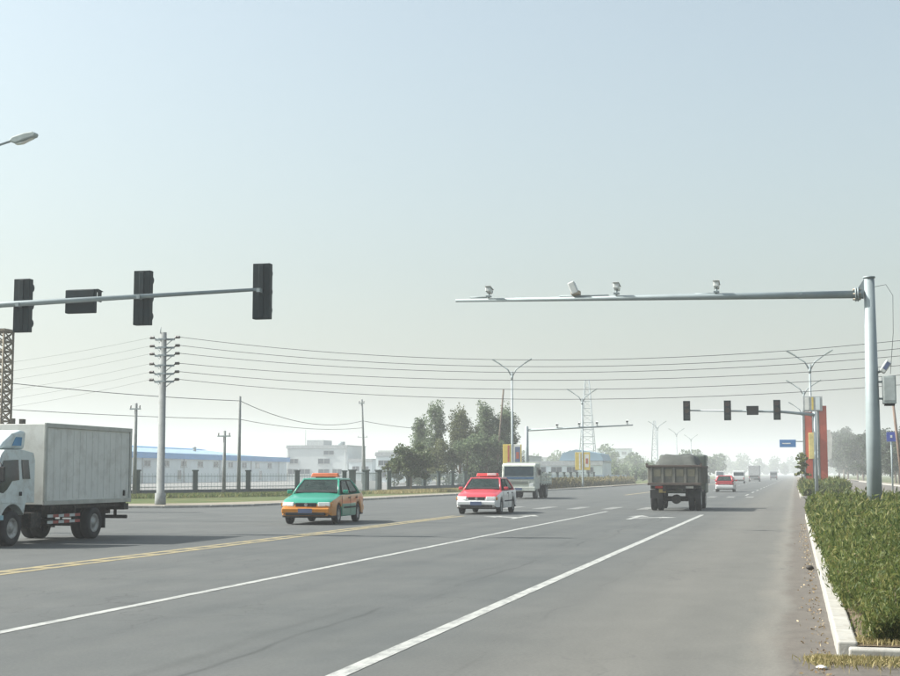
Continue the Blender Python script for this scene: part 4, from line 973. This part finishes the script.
mb = MB(); mb.slab((-.74, -2.02, 1.30), (.74, -2.02, 1.30), (.74, -1.67, 1.90), (-.74, -1.67, 1.90), .03); mb.build('windscreen', GLASS, bt)
for s in (-1, 1): mb = MB(); mb.box((s * .62, -2.10, .86), (.34, .06, .18)); mb.build('headlight', LAMPG, bt, bevel=.02)
mb = MB(); mb.box((0, -2.13, .55), (1.8, .14, .28)); mb.build('front_bumper', TWHITE, bt, bevel=.04)
MB().box((X - .0, -1.75, .62), (.02, .5, .10)).build('blue_stripe', mat('pale_blue_stripe', (.25, .42, .48), .4), bt)
dfp = [(-1.45, 2.085), (-.40, 2.085), (-.34, 2.50), (-.55, 2.52), (-.9, 2.44), (-1.25, 2.25)]
mb = MB(); mb.prism(dfp, 'x', -.72, .72); df = mb.build('wind_deflector', TWHITE, bt, bevel=.08, seg=3)
mb = MB(); mb.prism([(-.95, 2.17), (-.58, 2.17), (-.55, 2.36), (-.80, 2.36)], 'x', .722, .732); mb.build('blue_emblem', mat('deflector_blue', (.04, .20, .38), .4), df)
# cargo box
BY0, BY1, BZ0, BZ1 = .05, 4.25, .86, 2.68
cbx = MB().box((0, (BY0 + BY1) / 2, (BZ0 + BZ1) / 2), (2 * XW, BY1 - BY0, BZ1 - BZ0)).build('cargo_box', BOXG, bt, bevel=.01)
for k in range(14):
    y = BY0 + .16 + k * (BY1 - BY0 - .3) / 13
    for s in (-1, 1): MB().box((s * (XW + .004), y, (BZ0 + BZ1) / 2), (.004, .12, BZ1 - BZ0 - .24)).build('panel_rib', BOXG, cbx)
EDGE = mat('box_edge_trim', (.36, .37, .35), .45, .4)
for s in (-1, 1):
    MB().box((s * (XW + .012), (BY0 + BY1) / 2, BZ1 - .03), (.05, BY1 - BY0 + .04, .10)).build('edge_rail', EDGE, cbx, bevel=.006); MB().box((s * (XW + .012), (BY0 + BY1) / 2, BZ0 + .04), (.05, BY1 - BY0 + .04, .10)).build('edge_rail', EDGE, cbx, bevel=.006)
    for y in (BY0 + .03, BY1 - .03): MB().box((s * (XW + .010), y, (BZ0 + BZ1) / 2), (.05, .10, BZ1 - BZ0 - .12)).build('corner_post', EDGE, cbx, bevel=.006)
MB().box((XW + .025, BY1 - .35, BZ0 + .22), (.03, .07, .14)).build('box_latch', CHASSIS, cbx)
for y in (.6, .95, 1.05): MB().box((-.2, y, BZ1 + .07), (.08, .06, .16)).build('roof_marker', CHASSIS, cbx)
for s in (-1, 1): MB().box((s * .40, 1.2, .66), (.10, 6.0, .2)).build('chassis_rail', CHASSIS, bt)
MB().box((0, 2.2, .80), (1.7, 4.1, .10)).build('subframe', CHASSIS, bt); MB().box((0, 4.12, .74), (1.86, .26, .16)).build('rear_crossmember', CHASSIS, bt, bevel=.01)
MB().tube([(-.9, 4.22, .48), (.9, 4.22, .48)], .045, 8).build('underrun_bar', CHASSIS, bt)
for s in (-.6, .6): MB().box((s, 4.18, .6), (.06, .06, .26)).build('underrun_bracket', CHASSIS, bt)
RW = mat('red_reflector', (.33, .06, .045), .5); WR = mat('white_reflector', (.5, .52, .5), .5)
for z in (.46, .60):
    gd = MB().box((XW - .05, 1.05, z), (.03, 1.5, .07)).build('side_guard', CHASSIS, bt)
    for k in range(6): MB().box((XW - .032, .42 + k * .25, z), (.008, .24, .065)).build('reflector', RW if k % 2 else WR, gd)
for y in (.5, 1.0, 1.6): MB().box((XW - .08, y, .6), (.04, .05, .4)).build('guard_post', CHASSIS, bt)
MB().tube([(-.72, .1, .5), (-.72, .9, .5)], .22, 14).build('fuel_tank', CHASSIS, bt); MB().box((.55, .1, .52), (.4, .45, .34)).build('battery_box', CHASSIS, bt, bevel=.02); MB().box((0, -1.1, .62), (1.3, 1.5, .5)).build('engine_bay', CHASSIS, bt)
for s in (-1, 1):
    wheel(bt, s * (XW - .16), -1.12, .38, .22, s); wheel(bt, s * (XW - .15), 2.55, .38, .21, s); wheel(bt, s * (XW - .40), 2.55, .38, .21, s)
    MB().box((s * (XW - .27), 3.06, .42), (.46, .02, .36)).build('mudflap', BLACK, bt)
MB().tube([(-.7, 2.55, .38), (.7, 2.55, .38)], .08, 8).build('axle', CHASSIS, bt); MB().tube([(-.7, -1.12, .38), (.7, -1.12, .38)], .05, 8).build('axle', CHASSIS, bt)

# --- dark tipper lorry driving away (rear towards -Y)
TIP = mat('tipper_grey', (.15, .148, .128), .75, var=.25, scale=2., dirt=(.20, .18, .14)); TARP = mat('dusty_tarpaulin', (.055, .060, .054), .9, var=.25, scale=2.5, bmp=.5); TIPD = mat('tipper_rust_rim', (.09, .07, .058), .8)
dt = thing('tipper_lorry', 'dark loaded tipper lorry seen from behind under the second signals', 'lorry', (-4.95, 59.9, 0))
MB().box((0, 2.2, 1.49), (2.16, 4.4, .72)).build('bed', TIP, dt, bevel=.02)
tg = MB().box((0, -.03, 1.50), (2.20, .06, .74)).build('tailgate', TIP, dt, bevel=.01)
for k in range(5): MB().box((-.95 + k * .475, -.09, 1.50), (.09, .07, .66)).build('tailgate_rib', TIP, tg, bevel=.01)
MB().box((0, -.10, 1.88), (2.34, .12, .09)).build('tailgate_rim', TIPD, tg, bevel=.01); MB().box((0, -.10, 1.13), (2.24, .12, .10)).build('tailgate_rim', TIPD, tg, bevel=.01)
for k in range(4): MB().box((-.71 + k * .475, -.066, 1.60), (.30, .02, .30)).build('tailgate_panel', mat('tipper_pale_panel', (.24, .22, .16), .8, var=.2), tg, bevel=.005)
for s in (-1, 1):
    for k in range(7): MB().box((s * 1.10, .25 + k * .65, 1.49), (.07, .09, .70)).build('side_rib', TIP, dt, bevel=.01)
    MB().box((s * 1.11, 2.2, 1.86), (.09, 4.5, .09)).build('top_rail', TIPD, dt, bevel=.01)
    MB().box((s * 1.13, -.1, 1.93), (.10, .08, .14)).build('hinge', TIPD, dt)
# heaped, sheeted load
V = []; F = []; nx, ny = 14, 20
for j in range(ny + 1):
    for i in range(nx + 1):
        u, v = i / nx * 2 - 1, j / ny; e = max(0, 1 - (abs(u) / .93) ** 9); lift = min(1, max(0, v - .22) * 5) ** .5 * (1 - max(0, v - .85) * 3)
        V.append((u * 1.02, .05 + v * 4.25, 1.74 + .64 * e * lift + .025 * math.sin(u * 7 + v * 9) + .03 * math.sin(v * 23 + u * 2) + random.uniform(-.012, .012)))
for j in range(ny):
    for i in range(nx): a = j * (nx + 1) + i; F.append((a, a + 1, a + nx + 2, a + nx + 1))
mb = MB(); mb.add(V, F, 0, True); mb.build('tarpaulin', TARP, dt, fixn=False)
mb = MB(); mb.box((0, 5.35, 1.55), (2.1, 1.5, 1.75)); cb_ = mb.build('cab', mat('tipper_cab', (.10, .12, .10), .5), dt, bevel=.10, seg=3)
for s in (-1, 1): MB().box((s * 1.052, 5.4, 1.85), (.01, .9, .6)).build('side_window', GLASS, cb_)
MB().box((0, 6.11, 1.85), (1.8, .01, .65)).build('windscreen', GLASS, cb_)
for s in (-1, 1): MB().box((s * .42, 2.9, .95), (.12, 6.0, .26)).build('chassis_rail', CHASSIS, dt)
MB().box((0, .02, 1.0), (2.0, .10, .14)).build('rear_beam', CHASSIS, dt, bevel=.01)
for s in (-1, 1):
    MB().box((s * .62, -.05, 1.0), (.36, .04, .10)).build('tail_light', RED_L if s < 0 else mat('dusty_plate', (.45, .44, .40), .7), dt, bevel=.01)
    for xx in (.94, .66): wheel(dt, s * xx, 1.0, .52, .24, s)
    wheel(dt, s * .86, 4.9, .48, .26, s); MB().box((s * .80, .42, .70), (.52, .03, .36)).build('mudflap', BLACK, dt)
mb = MB(); mb.tube([(-.8, 1.0, .48), (.8, 1.0, .48)], .09, 10); ax_ = mb.build('axle', CHASSIS, dt); mb = MB(); mb.tube([(0, .78, .48), (0, 1.2, .48)], [.2, .2], 14); mb.build('differential', CHASSIS, ax_)
MB().tube([(-.8, 4.9, .48), (.8, 4.9, .48)], .07, 8).build('axle', CHASSIS, dt); MB().box((-.5, -.02, .84), (.30, .04, .15)).build('number_plate', mat('dusty_yellow_plate', (.32, .24, .08), .7), dt)
MB().box((.5, 2.6, .72), (.4, 1.0, .4)).build('tank', CHASSIS, dt)

# --- pale stake-bed truck coming behind the red taxi
WT = mat('pale_truck_paint', (.50, .53, .47), .5, var=.1, scale=2., dirt=(.32, .31, .26))
st = thing('stake_truck', 'pale dusty flatbed truck following behind the red taxi', 'truck', (-16.75, 87.2, 0), R(1))
cp = [(-1.0, .55), (-1.02, 1.25), (-.86, 2.12), (-.70, 2.22), (.55, 2.22), (.62, 2.1), (.62, .6)]
mb = MB(); mb.prism(cp, 'x', -1.08, 1.08); cab2 = mb.build('cab', WT, st, bevel=.09, seg=4)
mb = MB(); mb.slab((-.92, -1.005, 1.42), (.92, -1.005, 1.42), (.92, -.895, 2.02), (-.92, -.895, 2.02), .025); mb.build('windscreen', GLASS, cab2)
MB().box((0, -1.04, 1.30), (1.9, .05, .13)).build('blue_band', mat('truck_blue_band', (.05, .12, .22), .5), cab2); MB().box((0, -1.04, 1.02), (1.4, .05, .22)).build('grille', WT, cab2, bevel=.02)
for k in range(4): MB().box((0, -1.072, .94 + k * .055), (1.2, .02, .018)).build('grille_slat', CHASSIS, cab2)
for s in (-1, 1):
    MB().box((s * .80, -1.05, .86), (.30, .06, .22)).build('headlight', LAMPG, cab2, bevel=.02); MB().box((s * 1.085, -.25, 1.66), (.012, .85, .55)).build('side_window', GLASS, cab2)
    mb = MB(); mb.tube([(s * 1.06, -.85, 2.0), (s * 1.32, -1.05, 1.9), (s * 1.32, -1.05, 1.45)], .015, 6); m_ = mb.build('mirror_arm', BLACK, cab2); MB().box((s * 1.32, -1.05, 1.65), (.18, .05, .36)).build('mirror', BLACK, m_, bevel=.02)
MB().box((0, -1.05, .62), (2.1, .16, .26)).build('front_bumper', WT, st, bevel=.03); MB().box((0, -1.14, .62), (.46, .012, .14)).build('number_plate', PBLUE, st)
for s in (-1, 1):
    for k in range(3): MB().box((s * 1.10, 3.0, 1.02 + k * .24), (.05, 4.4, .19)).build('side_board', WT, st, bevel=.01)
    for k in range(5): MB().box((s * 1.13, .9 + k * 1.02, 1.24), (.06, .08, .82)).build('stake', WT, st)
MB().box((0, 3.0, .90), (2.2, 4.5, .10)).build('bed_floor', CHASSIS, st); MB().box((0, .78, 1.65), (2.15, .06, 1.3)).build('headboard', WT, st); MB().box((0, 5.2, 1.24), (2.2, .05, .7)).build('tailboard', WT, st)
lump_ = MB(); V = []; F = []
for j in range(9):
    for i in range(9):
        u, v = i / 8 * 2 - 1, j / 8; V.append((u, 1.0 + v * 3.9, 1.35 + .45 * (1 - u ** 4) * math.sin(math.pi * min(1, v * 1.1)) ** .5 * random.uniform(.8, 1.1)))
for j in range(8):
    for i in range(8): a = j * 9 + i; F.append((a, a + 1, a + 10, a + 9))
lump_.add(V, F, 0, True); lump_.build('load', TARP, st, fixn=False)
for s in (-1, 1): MB().box((s * .4, 2.3, .74), (.1, 6.2, .2)).build('chassis_rail', CHASSIS, st)
for s in (-1, 1): wheel(st, s * .92, -.25, .46, .24, s); wheel(st, s * .94, 3.6, .46, .22, s); wheel(st, s * .68, 3.6, .46, .22, s)
MB().tube([(-.8, -.25, .46), (.8, -.25, .46)], .06, 8).build('axle', CHASSIS, st); MB().tube([(-.8, 3.6, .46), (.8, 3.6, .46)], .08, 8).build('axle', CHASSIS, st)
MB().box((0, -.2, .66), (1.5, 1.4, .4)).build('engine_bay', CHASSIS, st)

# --- far traffic
def far_van(name, label, cat, loc, rz, m, W, H, Lg, boxy=False):
    o = thing(name, label, cat, loc, rz); hb = .35
    if boxy:
        MB().box((0, .9, H * .5 + .35), (W, Lg - 1.8, H - .7)).build('cargo_box', m, o, bevel=.03); MB().box((0, -Lg / 2 + .9, 1.1), (W * .9, 1.6, 1.7)).build('cab', m, o, bevel=.08)
        MB().box((0, -Lg / 2 + .09, 1.5), (W * .8, .03, .6)).build('windscreen', GLASS, o); MB().box((0, Lg / 2 - .05, 1.1), (W * .8, .3, .3)).build('rear_beam', CHASSIS, o)
    else:
        mb = MB(); mb.prism([(-Lg / 2, hb), (-Lg / 2, .95), (-Lg / 2 + .9, 1.15), (-Lg / 2 + 1.5, H), (Lg / 2 - .15, H), (Lg / 2, 1.0), (Lg / 2, hb)], 'x', -W / 2, W / 2); mb.build('body', m, o, bevel=.08, seg=3)
        MB().box((0, Lg / 2 - .06, H * .74), (W * .84, .08, H * .26)).build('rear_window', GLASS, o); mb = MB(); mb.slab((-W * .42, -Lg / 2 + .88, 1.2), (W * .42, -Lg / 2 + .88, 1.2), (W * .40, -Lg / 2 + 1.38, H - .1), (-W * .40, -Lg / 2 + 1.38, H - .1), .03); mb.build('windscreen', GLASS, o)
        MB().box((0, Lg / 2, .55), (W * .95, .14, .2)).build('rear_bumper', CHASSIS, o)
        for s in (-1, 1): MB().box((s * W / 2, .2, H * .76), (.02, Lg * .5, H * .22)).build('side_window', GLASS, o)
    for s in (-1, 1):
        for y in (-Lg / 2 + .9, Lg / 2 - 1.0): wheel(o, s * (W / 2 - .14), y, .33, .2, s)
        MB().box((s * W * .42, Lg / 2 - .01, .85), (.14, .06, .3)).build('tail_light', RED_L, o)
    return o
far_van('white_van', 'distant white van just right of the small red car', 'van', (-9.0, 238, 0), R(180), CWHITE, 1.9, 2.1, 4.6)
far_van('box_lorry', 'distant pale lorry beyond the white van', 'lorry', (-8.2, 300, 0), R(180), mat('far_lorry_paint', (.42, .42, .42), .6), 2.3, 3.3, 7.0, True)
far_van('grey_van', 'far grey vehicle nearest the end of the road', 'van', (-5.6, 390, 0), R(180), mat('far_grey_paint', (.16, .17, .19), .5), 1.9, 2.2, 4.8)
far_van('minibus', 'distant pale minibus approaching between lorry and poplars', 'van', (-16.8, 330, 0), 0, CWHITE, 1.9, 2.2, 4.8)

# ------------------------------------------------------------------ haze: the air itself
hz = MB(); hz.box((0, 1850, 24), (6400, 4400, 50)); ho = hz.build('haze', [], None)
hm = bpy.data.materials.new('haze_air'); hm.use_nodes = True; ht = hm.node_tree; ht.nodes.clear()
pv = ht.nodes.new('ShaderNodeVolumePrincipled'); pv.inputs['Color'].default_value = (.88, .91, .93, 1); pv.inputs['Density'].default_value = .0009; pv.inputs['Anisotropy'].default_value = .2
out = ht.nodes.new('ShaderNodeOutputMaterial'); ht.links.new(pv.outputs[0], out.inputs['Volume'])
ho.data.materials.append(hm); ho['kind'] = 'stuff'; tag(ho, 'pale morning haze in the air over the road', 'haze', kind='stuff')
